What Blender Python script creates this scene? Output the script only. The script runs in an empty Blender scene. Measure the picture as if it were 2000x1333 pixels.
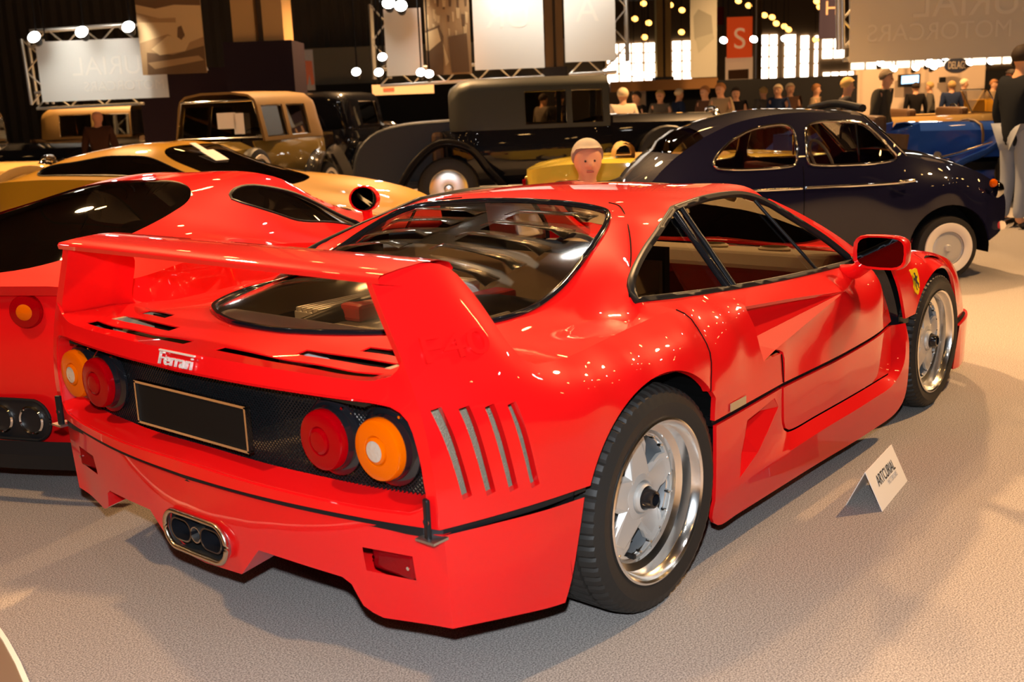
import bpy, bmesh, math, random
import numpy as np
from mathutils import Vector, Matrix
from mathutils.geometry import delaunay_2d_cdt

# ------------------------------------------------------------------ camera
CAM = np.array([-2.4665, -2.5298, 1.4583]); YAW, PITCH, ROLL, FPX = 0.7027, -0.2184, -0.0397, 2106.66
def cam_axes():
    f = np.array([math.cos(PITCH)*math.cos(YAW), math.cos(PITCH)*math.sin(YAW), math.sin(PITCH)])
    r = np.array([math.sin(YAW), -math.cos(YAW), 0.]); u = np.cross(r, f)
    c, s = math.cos(ROLL), math.sin(ROLL)
    return c*r+s*u, -s*r+c*u, f
AR, AU, AF = cam_axes()
def W(px, py, **k):
    """direction of a photo pixel met with the plane x=, y= or z= of the thing it lies on"""
    d = (px-1000)/FPX*AR - (py-666.5)/FPX*AU + AF
    a, v = list(k.items())[0]; i = 'xyz'.index(a)
    return CAM + (v-CAM[i])/d[i]*d
sc = bpy.context.scene
cd = bpy.data.cameras.new('camera'); cam = bpy.data.objects.new('camera', cd); sc.collection.objects.link(cam)
cd.sensor_fit = 'HORIZONTAL'; cd.sensor_width = 36; cd.lens = FPX/2000*36; cd.clip_start = .05; cd.clip_end = 400
cam.matrix_world = Matrix(((AR[0], AU[0], -AF[0], CAM[0]), (AR[1], AU[1], -AF[1], CAM[1]), (AR[2], AU[2], -AF[2], CAM[2]), (0, 0, 0, 1)))
cd.dof.use_dof = True; cd.dof.focus_distance = 3.9; cd.dof.aperture_fstop = 4.5
sc.camera = cam
# ------------------------------------------------------------------ world, light, exposure
wd = bpy.data.worlds.new('hall_air'); sc.world = wd; wd.use_nodes = True
wd.node_tree.nodes['Background'].inputs[0].default_value = (1, .62, .3, 1)
wd.node_tree.nodes['Background'].inputs[1].default_value = .10
sc.view_settings.view_transform = 'Standard'; sc.view_settings.look = 'None'
sc.view_settings.exposure = 0.3; sc.view_settings.gamma = 1.0; sc.view_settings.use_curve_mapping = False
def lamp(name, kind, loc, target, energy, col, size=.2, spot=None, blend=.3, parent=None):
    l = bpy.data.lights.new(name, kind); l.energy = energy; l.color = col
    if kind == 'AREA': l.shape = 'DISK'; l.size = size
    if kind == 'SPOT':
        l.spot_size = math.radians(spot); l.spot_blend = blend; l.shadow_soft_size = size
    if kind == 'POINT': l.shadow_soft_size = size
    o = bpy.data.objects.new(name, l); sc.collection.objects.link(o); o.location = loc
    if target is not None:
        o.rotation_euler = (Vector(target)-Vector(loc)).to_track_quat('-Z', 'Y').to_euler()
    return o
# the photographer's flash, on top of the camera
lamp('camera_flash', 'SPOT', tuple(CAM+np.array([-.02, .01, .23])), tuple(CAM+AF*4), 400, (.86, .93, 1), .03, 95, .5)
# warm stage lamps on the lighting rig of the stand, ahead of and above the cars; the last few are added to brighten the background
RIG = [((3.2, 3.2, 5.6), (0.4, .3, 0), 900), ((6.5, -3.0, 5.6), (2.2, -2.6, 0), 1000), ((.5, 6.0, 5.6), (-.8, 2.4, 0), 500),
       ((8.5, 2.5, 5.6), (6.5, 1, 0), 900), ((9, 9.5, 5.6), (8, 8, 0), 1300), ((4.5, 11.5, 5.6), (4, 9.5, 0), 1100),
       ((13, 5.5, 5.6), (12, 4.5, 0), 1300), ((14, 14, 5.6), (13, 13, 0), 1600), ((-3.6, 1.5, 5.6), (-1.8, -.6, 0), 330), ((18, 3.0, 5.6), (17.5, 3.5, 0), 1300), ((10, 19, 5.6), (9.5, 18.5, 0), 2200), ((20, 9, 5.6), (24, 9.5, 1.2), 900), ((21.5, 4.5, 5.6), (25, 6, 1.5), 800)]
for i, (l, t, e) in enumerate(RIG):
    lamp('stage_lamp_light', 'SPOT', l, t, e*2.1, (1, .57, .24), .16, 100, .6)

# ------------------------------------------------------------------ materials
MATS = {}
def mat(name, col, rough=.5, metal=0, coat=0, spec=.5, emit=None, estr=1, alpha=None, bump=None, trans=0, ior=1.45, var=None):
    if name in MATS: return MATS[name]
    m = bpy.data.materials.new(name); m.use_nodes = True; nt = m.node_tree; b = nt.nodes['Principled BSDF']
    b.inputs['Base Color'].default_value = (*col, 1); b.inputs['Roughness'].default_value = rough; b.inputs['Metallic'].default_value = metal
    b.inputs['Coat Weight'].default_value = coat; b.inputs['Coat Roughness'].default_value = .02
    b.inputs['Specular IOR Level'].default_value = spec; b.inputs['IOR'].default_value = ior
    b.inputs['Transmission Weight'].default_value = trans
    if emit: b.inputs['Emission Color'].default_value = (*emit, 1); b.inputs['Emission Strength'].default_value = estr
    if alpha is not None: b.inputs['Alpha'].default_value = alpha
    if var or bump:
        tc = nt.nodes.new('ShaderNodeTexCoord'); n = nt.nodes.new('ShaderNodeTexNoise'); nt.links.new(tc.outputs['Object'], n.inputs['Vector'])
        n.inputs['Scale'].default_value = (var or bump)[0]; n.inputs['Detail'].default_value = 6
        if var:
            cr = nt.nodes.new('ShaderNodeValToRGB'); nt.links.new(n.outputs['Fac'], cr.inputs['Fac'])
            cr.color_ramp.elements[0].position = .38; cr.color_ramp.elements[1].position = .62
            cr.color_ramp.elements[0].color = (*var[1], 1); cr.color_ramp.elements[1].color = (*col, 1)
            nt.links.new(cr.outputs['Color'], b.inputs['Base Color'])
        if bump:
            n2 = nt.nodes.new('ShaderNodeTexNoise'); nt.links.new(tc.outputs['Object'], n2.inputs['Vector']); n2.inputs['Scale'].default_value = bump[0]
            bp = nt.nodes.new('ShaderNodeBump'); bp.inputs['Strength'].default_value = bump[1]; bp.inputs['Distance'].default_value = bump[2]
            nt.links.new(n2.outputs['Fac'], bp.inputs['Height']); nt.links.new(bp.outputs['Normal'], b.inputs['Normal'])
    MATS[name] = m; return m
def paint(name, col, flake=0): return mat(name, col, .42, flake, 1, .06)
def glass(name, tint, fac=.12, rough=.02):
    """thin tinted glazing: transparent, with the mirror part growing at grazing angles"""
    if name in MATS: return MATS[name]
    m = bpy.data.materials.new(name); m.use_nodes = True; nt = m.node_tree; nt.nodes.clear()
    o = nt.nodes.new('ShaderNodeOutputMaterial'); mx = nt.nodes.new('ShaderNodeMixShader'); t = nt.nodes.new('ShaderNodeBsdfTransparent')
    g = nt.nodes.new('ShaderNodeBsdfGlossy'); fr = nt.nodes.new('ShaderNodeFresnel'); ad = nt.nodes.new('ShaderNodeMath'); ad.operation = 'ADD'; ad.use_clamp = True
    fr.inputs[0].default_value = 1.45; ad.inputs[1].default_value = fac-.035
    t.inputs[0].default_value = (*tint, 1); g.inputs['Roughness'].default_value = rough; g.inputs[0].default_value = (.95, .95, .95, 1)
    nt.links.new(fr.outputs[0], ad.inputs[0]); nt.links.new(ad.outputs[0], mx.inputs[0]); nt.links.new(t.outputs[0], mx.inputs[1]); nt.links.new(g.outputs[0], mx.inputs[2]); nt.links.new(mx.outputs[0], o.inputs[0])
    MATS[name] = m; return m
def emis(name, col, st): return mat(name, (0, 0, 0), .5, emit=col, estr=st)
M = dict(
    red=paint('red_paint', (.68, .005, .006)), black=mat('black_plastic', (.010, .010, .011), .4, spec=.2), blackgloss=mat('black_gloss', (.008, .008, .01), .12, coat=.5),
    rubber=mat('tyre_rubber', (.02, .018, .016), .5, spec=.3, bump=(60, .15, .002)), chrome=mat('chrome', (.85, .84, .82), .08, 1), alu=mat('silver_rim', (.56, .55, .53), .45, .5, coat=.3),
    polish=mat('polished_aluminium', (.93, .92, .90), .19, 1), dark=mat('dark_cavity', (.004, .004, .004), .8, spec=.05), steel=mat('brushed_steel', (.5, .5, .5), .35, 1),
    redlens=mat('red_lens', (.27, .0, .002), .3, coat=.6, spec=0, bump=(260, .25, .003)), orangelens=mat('orange_lens', (.60, .10, .0), .3, coat=.6, spec=0, bump=(260, .25, .003)),
    white=mat('white_card', (.82, .78, .72), .6), ink=mat('black_ink', (.02, .02, .02), .6), greyink=mat('grey_ink', (.45, .42, .4), .6), yellowbadge=mat('yellow_enamel', (.85, .55, .01), .3, coat=.5))

# ------------------------------------------------------------------ mesh helpers
def link(o): sc.collection.objects.link(o); return o
def empty(name, loc=(0, 0, 0), rz=0, label=None, cat=None, group=None):
    o = link(bpy.data.objects.new(name, None)); o.location = loc; o.rotation_euler = (0, 0, rz); o.empty_display_size = .2
    if label: tag(o, label, cat, group)
    return o
def tag(o, label=None, cat=None, group=None, kind=None):
    for k, v in (('label', label), ('category', cat), ('group', group), ('kind', kind)):
        if v: o[k] = v
    return o
def bm_obj(name, bm, m, parent=None, smooth=None, weld=None):
    if weld: bmesh.ops.remove_doubles(bm, verts=bm.verts, dist=weld)
    me = bpy.data.meshes.new(name); bm.to_mesh(me); bm.free()
    for mm in (m if isinstance(m, (list, tuple)) else [m]): me.materials.append(M[mm] if isinstance(mm, str) else mm)
    if smooth is not None:
        me.polygons.foreach_set('use_smooth', [True]*len(me.polygons)); me.set_sharp_from_angle(angle=math.radians(smooth))
    o = link(bpy.data.objects.new(name, me)); o.parent = parent
    return o
def solidify(o, t, off=-1):
    md = o.modifiers.new('thickness', 'SOLIDIFY'); md.thickness = t; md.offset = off; md.use_even_offset = False
    es = o.modifiers.new('rim_split', 'EDGE_SPLIT'); es.split_angle = math.radians(38); return o
def bevel(o, w, seg=2, ang=40):
    md = o.modifiers.new('bevel', 'BEVEL'); md.width = w; md.segments = seg; md.limit_method = 'ANGLE'; md.angle_limit = math.radians(ang); return o
def cr(pts, step=.03, closed=False, n=None):
    """Catmull-Rom curve through the points, resampled evenly"""
    P = np.array(pts, float)
    if len(P) == 2: D = np.stack([P[0]+(P[1]-P[0])*t for t in np.linspace(0, 1, 40)])
    else:
        Q = np.vstack([P[-1], P, P[0], P[1]]) if closed else np.vstack([2*P[0]-P[1], P, 2*P[-1]-P[-2]])
        D = []
        for i in range(1, len(Q)-2):
            a, b, c, d = Q[i-1:i+3]; dt = [max(np.linalg.norm(v), 1e-9)**.5 for v in (b-a, c-b, d-c)]
            m1 = ((b-a)/dt[0]-(c-a)/(dt[0]+dt[1])+(c-b)/dt[1])*dt[1]; m2 = ((c-b)/dt[1]-(d-b)/(dt[1]+dt[2])+(d-c)/dt[2])*dt[1]
            for t in np.linspace(0, 1, 16, endpoint=False):
                D.append((2*t**3-3*t*t+1)*b+(t**3-2*t*t+t)*m1+(-2*t**3+3*t*t)*c+(t**3-t*t)*m2)
        D.append(Q[-2]); D = np.array(D)
    L = np.concatenate([[0], np.cumsum(np.linalg.norm(np.diff(D, axis=0), axis=1))])
    k = n or max(2, int(round(L[-1]/step))+1)
    t = np.linspace(0, L[-1], k)
    R = np.stack([np.interp(t, L, D[:, i]) for i in range(P.shape[1])], 1)
    return R[:-1] if closed else R
def inpoly(P, poly):
    x, y = P[:, 0], P[:, 1]; r = np.zeros(len(P), bool); n = len(poly)
    for i in range(n):
        x1, y1 = poly[i]; x2, y2 = poly[(i+1) % n]
        c = ((y1 > y) != (y2 > y)); 
        with np.errstate(divide='ignore', invalid='ignore'): r ^= c & (x < (x2-x1)*(y-y1)/(y2-y1+1e-30)+x1)
    return r
def tps(P, h, lam):
    n = len(P)
    def U(r2): return .5*r2*np.log(r2+1e-12)
    d2 = ((P[:, None]-P[None])**2).sum(2); K = U(d2)+np.diag(lam)
    A = np.zeros((n+3, n+3)); A[:n, :n] = K; A[:n, n] = 1; A[:n, n+1:] = P; A[n:, :n] = A[:n, n:].T
    w = np.linalg.solve(A, np.concatenate([h, np.zeros(3)]))
    return lambda Q: U(((Q[:, None]-P[None])**2).sum(2))@w[:n]+w[n]+Q@w[n+1:]
AX = {'x': (1, 2, 0), 'y': (0, 2, 1), 'z': (0, 1, 2)}
def patch(curves, proj, ctrl=(), holes=(), res=.03, out=(0, 0, 1), sym=False, extra=(), lam=1e-6, soft=2e-3):
    """smooth panel: outline curves (3-D, end to end), inner control points, holes as 2-D loops in the projection plane"""
    B = np.vstack([c[:-1] for c in curves]); a, b, c = AX[proj]
    B2 = B[:, [a, b]]
    key = {}; ub = []
    Bs = B[::2 if len(B) > 160 else 1]
    P = np.array([*Bs, *map(np.array, ctrl), *map(np.array, extra)], float); lv_ = np.array([lam]*len(Bs)+[soft]*(len(P)-len(Bs)))
    if sym: P = np.vstack([P, P*np.array([1, -1, 1])]); lv_ = np.concatenate([lv_, lv_])
    _, ui = np.unique(np.round(P[:, [a, b]], 4), axis=0, return_index=True); P = P[ui]
    f = tps(P[:, [a, b]], P[:, c], lv_[ui])
    lo, hi = B2.min(0), B2.max(0)
    gx = np.arange(lo[0], hi[0], res); gy = np.arange(lo[1], hi[1], res*.866)
    G = np.array([(x+(res/2 if j % 2 else 0), y) for j, y in enumerate(gy) for x in gx])
    G = G[inpoly(G, B2)]
    H2 = [np.array(h, float) for h in holes]
    allb = np.vstack([B2]+H2)
    for h in H2: G = G[~inpoly(G, h)] if len(G) else G
    if len(G):
        d = np.sqrt(((G[:, None]-allb[None])**2).sum(2)).min(1); G = G[d > res*.45]
    V2 = np.vstack([allb, G]) if len(G) else allb
    E = []; o = 0
    for L in [B2]+H2:
        n = len(L); E += [(o+i, o+(i+1) % n) for i in range(n)]; o += n
    vs, es, fs, ov, oe, of = delaunay_2d_cdt([Vector(v) for v in V2], E, [], 0, 1e-6)
    v2 = np.array([(v.x, v.y) for v in vs]); T = np.array([t for t in fs if len(t) == 3])
    cen = v2[T].mean(1); ok = inpoly(cen, B2)
    for h in H2: ok &= ~inpoly(cen, h)
    T = T[ok]
    z = f(v2); V = np.zeros((len(v2), 3)); V[:, a] = v2[:, 0]; V[:, b] = v2[:, 1]; V[:, c] = z
    for i, src in enumerate(ov):          # outline vertices keep their exact place
        for s in src:
            if s < len(B2): V[i] = B[s]
    nrm = np.cross(V[T[:, 1]]-V[T[:, 0]], V[T[:, 2]]-V[T[:, 0]]); flip = (nrm@np.array(out, float)) < 0
    T[flip] = T[flip][:, ::-1]
    return V, T, f
def emit(bm, V, T, both=True, sgn=-1, mi=0):
    """half-space (x, s, z) mesh to the right side (y=-s) and its mirror"""
    for sg in ((sgn, -sgn) if both else (sgn,)):
        vs = [bm.verts.new((v[0], v[1]*sg, v[2])) for v in V]
        for t in T:
            tt = t if sg > 0 else t[::-1]
            try: f = bm.faces.new([vs[i] for i in tt]); f.material_index = mi
            except ValueError: pass
    loose = [v for v in bm.verts if not v.link_faces]
    bmesh.ops.delete(bm, geom=loose, context='VERTS')
def pair(name, parts, m, parent, smooth=40, thick=None, weld=1e-4):
    """a panel and its mirror image as two objects; parts: (V, T) in half-space"""
    os_ = []
    for sg in (-1, 1):
        bm = bmesh.new()
        for V, T in parts: emit(bm, V, T, False, sg)
        o = bm_obj(name, bm, m, parent, smooth, weld)
        if thick: solidify(o, thick)
        os_.append(o)
    return os_
def orient(V, T, out):
    T = np.array(T); n = np.cross(V[T[:, 1]]-V[T[:, 0]], V[T[:, 2]]-V[T[:, 0]]); k = (n@np.array(out, float)) < 0; T[k] = T[k][:, ::-1]; return T
def onsurf(px, py, f, ax='z', t0=1.5, t1=9):
    """where the line of sight of a pixel meets the panel height field f (right-hand side of the car)"""
    d = (px-1000)/FPX*AR - (py-666.5)/FPX*AU + AF; t = np.linspace(t0, t1, 1500)[:, None]; P = CAM+t*d; P = P*np.array([1, -1, 1])
    a, b, c = AX[ax]; g = P[:, c]-f(P[:, [a, b]]); i = np.where((g[:-1] > 0) & (g[1:] <= 0))[0]
    i = i[0] if len(i) else int(np.argmin(abs(g)))
    return P[i]
def box(bm, c, s, rot=None, mi=0):
    r = bmesh.ops.create_cube(bm, size=1, matrix=Matrix.Translation(c) @ (rot.to_4x4() if rot else Matrix()) @ Matrix.Diagonal((*s, 1)))
    for v in r['verts']:
        for f in v.link_faces: f.material_index = mi
    return r['verts']
def lathe(bm, prof, n=48, M4=None, mi=0, closed=False, mod=None):
    """profile of (radius, axial) turned about local Y"""
    M4 = M4 or Matrix(); rows = []
    for i in range(n):
        a = 2*math.pi*i/n; row = []
        for j, (r, h) in enumerate(prof):
            rr = r+(mod(i, j) if mod else 0)
            row.append(bm.verts.new(M4 @ Vector((rr*math.cos(a), h, rr*math.sin(a)))))
        rows.append(row)
    m = len(prof)
    for i in range(n):
        A, B = rows[i], rows[(i+1) % n]
        for j in range(m if closed else m-1):
            k = (j+1) % m
            try: f = bm.faces.new((A[j], A[k], B[k], B[j])); f.material_index = mi
            except ValueError: pass
    return rows
def tube(bm, pts, r, n=8, closed=False, cap=True, rr=None, mi=0):
    P = [Vector(p) for p in pts]; m = len(P); rings = []
    up = Vector((0, 0, 1))
    for i, p in enumerate(P):
        t = (P[(i+1) % m]-P[i-1]) if closed else (P[min(i+1, m-1)]-P[max(i-1, 0)])
        t.normalize(); a = t.cross(up)
        if a.length < .05: a = t.cross(Vector((1, 0, 0)))
        a.normalize(); b = t.cross(a); R = rr[i] if rr else r
        rings.append([bm.verts.new(p+(a*math.cos(2*math.pi*k/n)+b*math.sin(2*math.pi*k/n))*R) for k in range(n)])
    for i in range(m if closed else m-1):
        A, B = rings[i], rings[(i+1) % m]
        for k in range(n):
            f = bm.faces.new((A[k], A[(k+1) % n], B[(k+1) % n], B[k])); f.material_index = mi
    if cap and not closed:
        for q in (rings[0][::-1], rings[-1]):
            f = bm.faces.new(q); f.material_index = mi
def prism(bm, poly, axis, a, b, mi=0):
    """2-D outline extruded between a and b along an axis"""
    i, j, k = {'x': (1, 2, 0), 'y': (0, 2, 1), 'z': (0, 1, 2)}[axis]
    def V(p, h):
        v = [0, 0, 0]; v[i], v[j], v[k] = p[0], p[1], h; return bm.verts.new(v)
    A = [V(p, a) for p in poly]; B = [V(p, b) for p in poly]; n = len(poly)
    fs = [bm.faces.new(A[::-1]), bm.faces.new(B)]+[bm.faces.new((A[q], A[(q+1) % n], B[(q+1) % n], B[q])) for q in range(n)]
    for f in fs: f.material_index = mi
    bmesh.ops.recalc_face_normals(bm, faces=fs)
def grid(bm, rows, closed_u=False, closed_v=False, mi=0):
    Vv = [[bm.verts.new(p) for p in r] for r in rows]; n, m = len(rows), len(rows[0])
    for i in range(n if closed_u else n-1):
        for j in range(m if closed_v else m-1):
            q = (Vv[i][j], Vv[i][(j+1) % m], Vv[(i+1) % n][(j+1) % m], Vv[(i+1) % n][j])
            try: f = bm.faces.new(q); f.material_index = mi
            except ValueError: pass
    return Vv
def text_mesh(name, s, size, depth, m, parent=None, align='CENTER', space=1.0, shear=0):
    c = bpy.data.curves.new(name, 'FONT'); c.body = s; c.size = size; c.extrude = depth; c.align_x = align; c.align_y = 'CENTER'; c.space_character = space; c.shear = shear
    t = bpy.data.objects.new(name, c); link(t); bpy.context.view_layer.update()
    me = bpy.data.meshes.new_from_object(t.evaluated_get(bpy.context.evaluated_depsgraph_get())); bpy.data.objects.remove(t); bpy.data.curves.remove(c)
    me.materials.clear(); me.materials.append(M[m] if isinstance(m, str) else m)
    o = link(bpy.data.objects.new(name, me)); o.parent = parent; return o
def place(o, loc, right, up, sc_=(1, 1, 1)):
    r = Vector(right).normalized(); u = Vector(up); u = (u-r*u.dot(r)).normalized(); n = r.cross(u)
    o.matrix_local = Matrix(((r.x, u.x, n.x, loc[0]), (r.y, u.y, n.y, loc[1]), (r.z, u.z, n.z, loc[2]), (0, 0, 0, 1))) @ Matrix.Diagonal((*sc_, 1)); return o
def copy_tree(o, parent=None):
    c = link(o.copy()); c.parent = parent
    for ch in list(o.children): copy_tree(ch, c)
    return c
# ================================================================== the red sports car with the tall rear wing (origin: ground under its rear axle)
F = empty('sports_car', (0, 0, 0), 0, 'red sports car with a tall rear wing and louvred clear engine cover', 'car')
def H(px, py, s): 
    q = W(px, py, y=-s); return np.array([q[0], s, q[2]])
def XR(s): return -.905+.15*s*s
def L(*pts): return np.array(pts, float)
# --- outline curves, half-space (x, s, z)
_z = np.array([.492, .59, .69, .805, .89, .973, 1.035, 1.078]); _c = np.polyfit(_z, [.868, .870, .857, .824, .790, .745, .714, .697], 4)
def CS(z): return float(np.polyval(_c, z))
def CXc(z): return -.80+.010*max(0, (.62-z)/.13)
crease = cr([(CXc(z), CS(z), z) for z in (.492, .56, .62, .69, .76, .83, .89)])
crease2 = cr([(-.80, CS(z), z) for z in (.89, .94, .99, 1.04, 1.078)])
ep_top = cr([(-.80, CS(1.078), 1.078), (-.72, .708, 1.088), (-.64, .722, 1.09), (-.585, .735, 1.075), (-.555, .745, 1.05)])
ep_le = cr([(-.555, .745, 1.05), (-.525, .768, 1.0), (-.515, .80, .955), (-.507, .84, .90), (-.495, .868, .86), (-.475, .882, .835), (-.44, .888, .818)])
ridge = cr([(-.44, .888, .818), (-.317, .884, .808), (-.055, .868, .82), (.2, .852, .83), (.285, .85, .828)])
seam = cr([(.285, .85, .828), (.315, .875, .805), (.322, .905, .765), (.305, .955, .70), (.262, .982, .598)])
def arch(cx, cz, r, a0, a1, s, n=20): return np.array([(cx+r*math.cos(a), s(a) if callable(s) else s, cz+r*math.sin(a)) for a in np.radians(np.linspace(a0, a1, n))])
a0 = math.degrees(math.acos((.262+.007)/.384))
arcR = arch(-.007, .327, .384, a0, 180-math.degrees(math.asin(.165/.384)), .984, 34)
arcR[0] = seam[-1]
bot = cr([tuple(arcR[-1]), (-.5, .955, .492), (-.66, .912, .492), tuple(crease[0])])
vents = []
for i in range(4):
    tx, tz = -.765+i*.062, .775-i*.007; bx, bz = -.722+i*.063, .556-i*.006
    vents.append([(tx-.012, tz), (tx+.014, tz+.004), (bx+.016, bz+.002), (bx-.008, bz-.004)])
def densify(poly, st=.02):
    o = []
    for i in range(len(poly)):
        a, b = np.array(poly[i]), np.array(poly[(i+1) % len(poly)]); k = max(1, int(np.linalg.norm(b-a)/st))
        o += [tuple(a+(b-a)*t/k) for t in range(k)]
    return o
bm = bmesh.new()
side_ctrl = [(-.6, .928, .56), (-.6, .925, .70), (-.45, .962, .6), (-.42, .958, .72), (-.66, .89, .80), (-.64, .84, .88), (-.3, .978, .70), (-.1, .966, .765),
             (-.3, .945, .775), (.1, .962, .76), (.2, .94, .775), (-.66, .79, .96), (-.67, .748, 1.03), (-.72, .89, .65), (-.55, .86, .885), (-.54, .80, .97), (-.46, .92, .79)]
V, T, fside = patch([crease, crease2, ep_top, ep_le, ridge, seam, arcR, bot], 'y', side_ctrl, [densify(v) for v in vents], .032, (0, 1, 0))
bm.free(); pair('rear_quarter', [(V, T)], 'red', F, 35, .024)
# --- rear frame round the grille opening
deck_rear = cr([(-.872, 0, .834), (-.868, .2, .833), (-.852, .4, .831), (-.83, .58, .829), (-.814, .70, .834), (-.803, .757, .852), tuple(crease[-1])])
lip = cr([(-.903, 0, .527), (-.89, .31, .52), (-.842, .645, .514), (-.812, .79, .518)])
rec_side = cr([(-.812, .79, .518), (-.80, .838, .545), (-.802, .838, .60), (-.805, .828, .68), (-.81, .802, .755), (-.82, .765, .783), (-.832, .70, .79)])
bar_bot = cr([(-.832, .70, .79), (-.852, .58, .79), (-.88, .3, .788), (-.89, 0, .786)])
tail_bot = cr([tuple(crease[0]), (XR(.7), .7, .492), (XR(.4), .4, .492), (XR(.2), .2, .492), (XR(0), 0, .492)])
bm = bmesh.new()
c1 = np.array([(-.905, 0, .492), (-.904, 0, .51), (-.903, 0, .527)]); c2 = np.array([(-.89, 0, .786), (-.882, 0, .81), (-.872, 0, .834)])
V, T, _ = patch([deck_rear, crease[::-1], tail_bot, c1, lip, rec_side, bar_bot, c2], 'x', [], [], .03, (-1, 0, 0), True)
emit(bm, V, T)
loop = np.vstack([lip[:-1], rec_side[:-1], bar_bot])
inn = loop.copy(); inn[:, 0] += .085; inn[:, 2] = .655+(inn[:, 2]-.655)*.88; inn[:, 1] *= .965
G = np.stack([loop, inn]); Vg = G.reshape(-1, 3); n = len(loop)
Tg = np.array([q for i in range(n-1) for q in ((i, i+1, n+i+1), (i, n+i+1, n+i))])
emit(bm, Vg, Tg)
o = bm_obj('tail_frame', bm, 'red', F, 40, 1e-4); solidify(o, .008)
# --- upper skin: deck, fender tops, sail panels and roof
def Hg(px, py, ds=0):
    s = .75
    for _ in range(30):
        q = H(px, py, s); s2 = .80-.79*(q[2]-(.862-(q[0]-.23)*.066))+ds; s = .5*s+.5*min(max(s2, .4), .95)
    return H(px, py, s)
dlo_rear = cr([Hg(*p) for p in ((1245, 590), (1236, 558), (1241, 534), (1262, 492), (1284, 460), (1301, 434), (1316, 410))])
dlo_top = cr([Hg(*p) for p in ((1316, 410), (1340, 401), (1380, 388), (1420, 381), (1450, 380), (1480, 387), (1510, 401))])
dlo_front = cr([Hg(*p) for p in ((1510, 401), (1560, 432), (1610, 464), (1645, 491), (1668, 511))])
dlo_bot = cr([Hg(*p) for p in ((1668, 511), (1600, 531), (1520, 549), (1440, 562), (1350, 576), (1245, 590))])
_px = dlo_bot; _k = np.polyfit(_px[:, 0], _px[:, 2], 2); _x = np.linspace(_px[0, 0], _px[-1, 0], len(_px)); _zz = np.polyval(_k, _x)
dlo_bot = np.column_stack([_x, .80-.79*(_zz-(.862-(_x-.23)*.066)), _zz]); dlo_bot[0], dlo_bot[-1] = _px[0], _px[-1]
belt_end = dlo_rear[0]
belt = cr([(.285, .85, .828), tuple((np.array([.285, .85, .828])+belt_end)/2+np.array([0, 0, .002])), tuple(belt_end)])
in_base = cr([(-.44, .888, .818), (-.55, .862, .832), (-.65, .835, .836), (-.75, .795, .845), (-.803, .757, .852)])
hdr = dlo_top[-1]
ws_top = cr([tuple(hdr), (hdr[0]+.06, hdr[1]-.16, 1.093), (1.33, .2, 1.108), (1.34, 0, 1.112)])
roof_c = cr([(1.34, 0, 1.112), (1.1, 0, 1.122), (.85, 0, 1.117), (.64, 0, 1.096)])
rw_edge = cr([(.64, 0, 1.096), (.625, .2, 1.093), (.57, .38, 1.083), (.525, .44, 1.077), (.47, .478, 1.064), (.41, .505, 1.042), (.30, .532, .995), (.17, .555, .935), (.06, .568, .892), (-.067, .573, .862), (-.228, .56, .853), (-.38, .485, .851), (-.48, .40, .851), (-.56, .26, .851), (-.605, .12, .85), (-.615, 0, .85)])
deck_c = cr([(-.615, 0, .85), (-.74, 0, .838), (-.872, 0, .834)])
slots = [[(-.815, .07), (-.778, .66), (-.738, .66), (-.775, .07)], [(-.715, .295), (-.695, .64), (-.655, .64), (-.675, .295)], [(-.628, .45), (-.616, .62), (-.578, .62), (-.590, .45)]]
drear2 = deck_rear[:-4] if False else cr([(-.872, 0, .834), (-.868, .2, .833), (-.852, .4, .831), (-.83, .58, .829), (-.814, .70, .834), (-.803, .757, .852)])
top_ctrl = [(-.75, .55, .822), (-.75, .3, .826), (-.685, .5, .831), (-.60, .54, .842), (-.5, .7, .833), (-.3, .73, .82), (-.1, .74, .822), (.1, .74, .832), (-.62, .72, .832), (-.2, .83, .818), (0, .81, .826),
            (.19, .70, .90), (.19, .76, .862), (.9, .3, 1.116), (.9, .5, 1.098), (1.15, .35, 1.112), (1.15, .5, 1.098), (.70, .4, 1.102), (.62, .52, 1.08), (.5, .57, 1.06)]
bm = bmesh.new()
V, T, ftop = patch([drear2, in_base[::-1], ridge, belt, dlo_rear, dlo_top, ws_top, roof_c, rw_edge, deck_c], 'z', top_ctrl, [densify(s, .03) for s in slots], .033, (0, 0, 1), True)
emit(bm, V, T)
o = bm_obj('upper_body_shell', bm, 'red', F, 40, 1e-4); solidify(o, .004)
bm = bmesh.new(); box(bm, (-.70, 0, .775), (.26, 1.36, .01)); box(bm, (-.573, 0, .803), (.006, 1.2, .05)); bm_obj('slot_shade_sheet', bm, mat('slot_shade', (.018, .012, .007), .8, spec=.05), F)  # dark sheets added below the deck slots to stand in for their shade
# --- wing blade between the end plates
bm = bmesh.new(); rows = []
prof = [(-.80, 1.062), (-.803, 1.074), (-.797, 1.082), (-.74, 1.089), (-.66, 1.094), (-.60, 1.092), (-.565, 1.082), (-.552, 1.066), (-.565, 1.052), (-.60, 1.044), (-.66, 1.044), (-.74, 1.05)]
for y in np.linspace(-.728, .728, 25):
    k = abs(y)/.728; rows.append([(x-.012*(1-k*k), y, z+.004*(1-k*k)) for x, z in prof])
grid(bm, rows, closed_v=True)
o = bm_obj('wing_blade', bm, 'red', F, 50)
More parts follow.
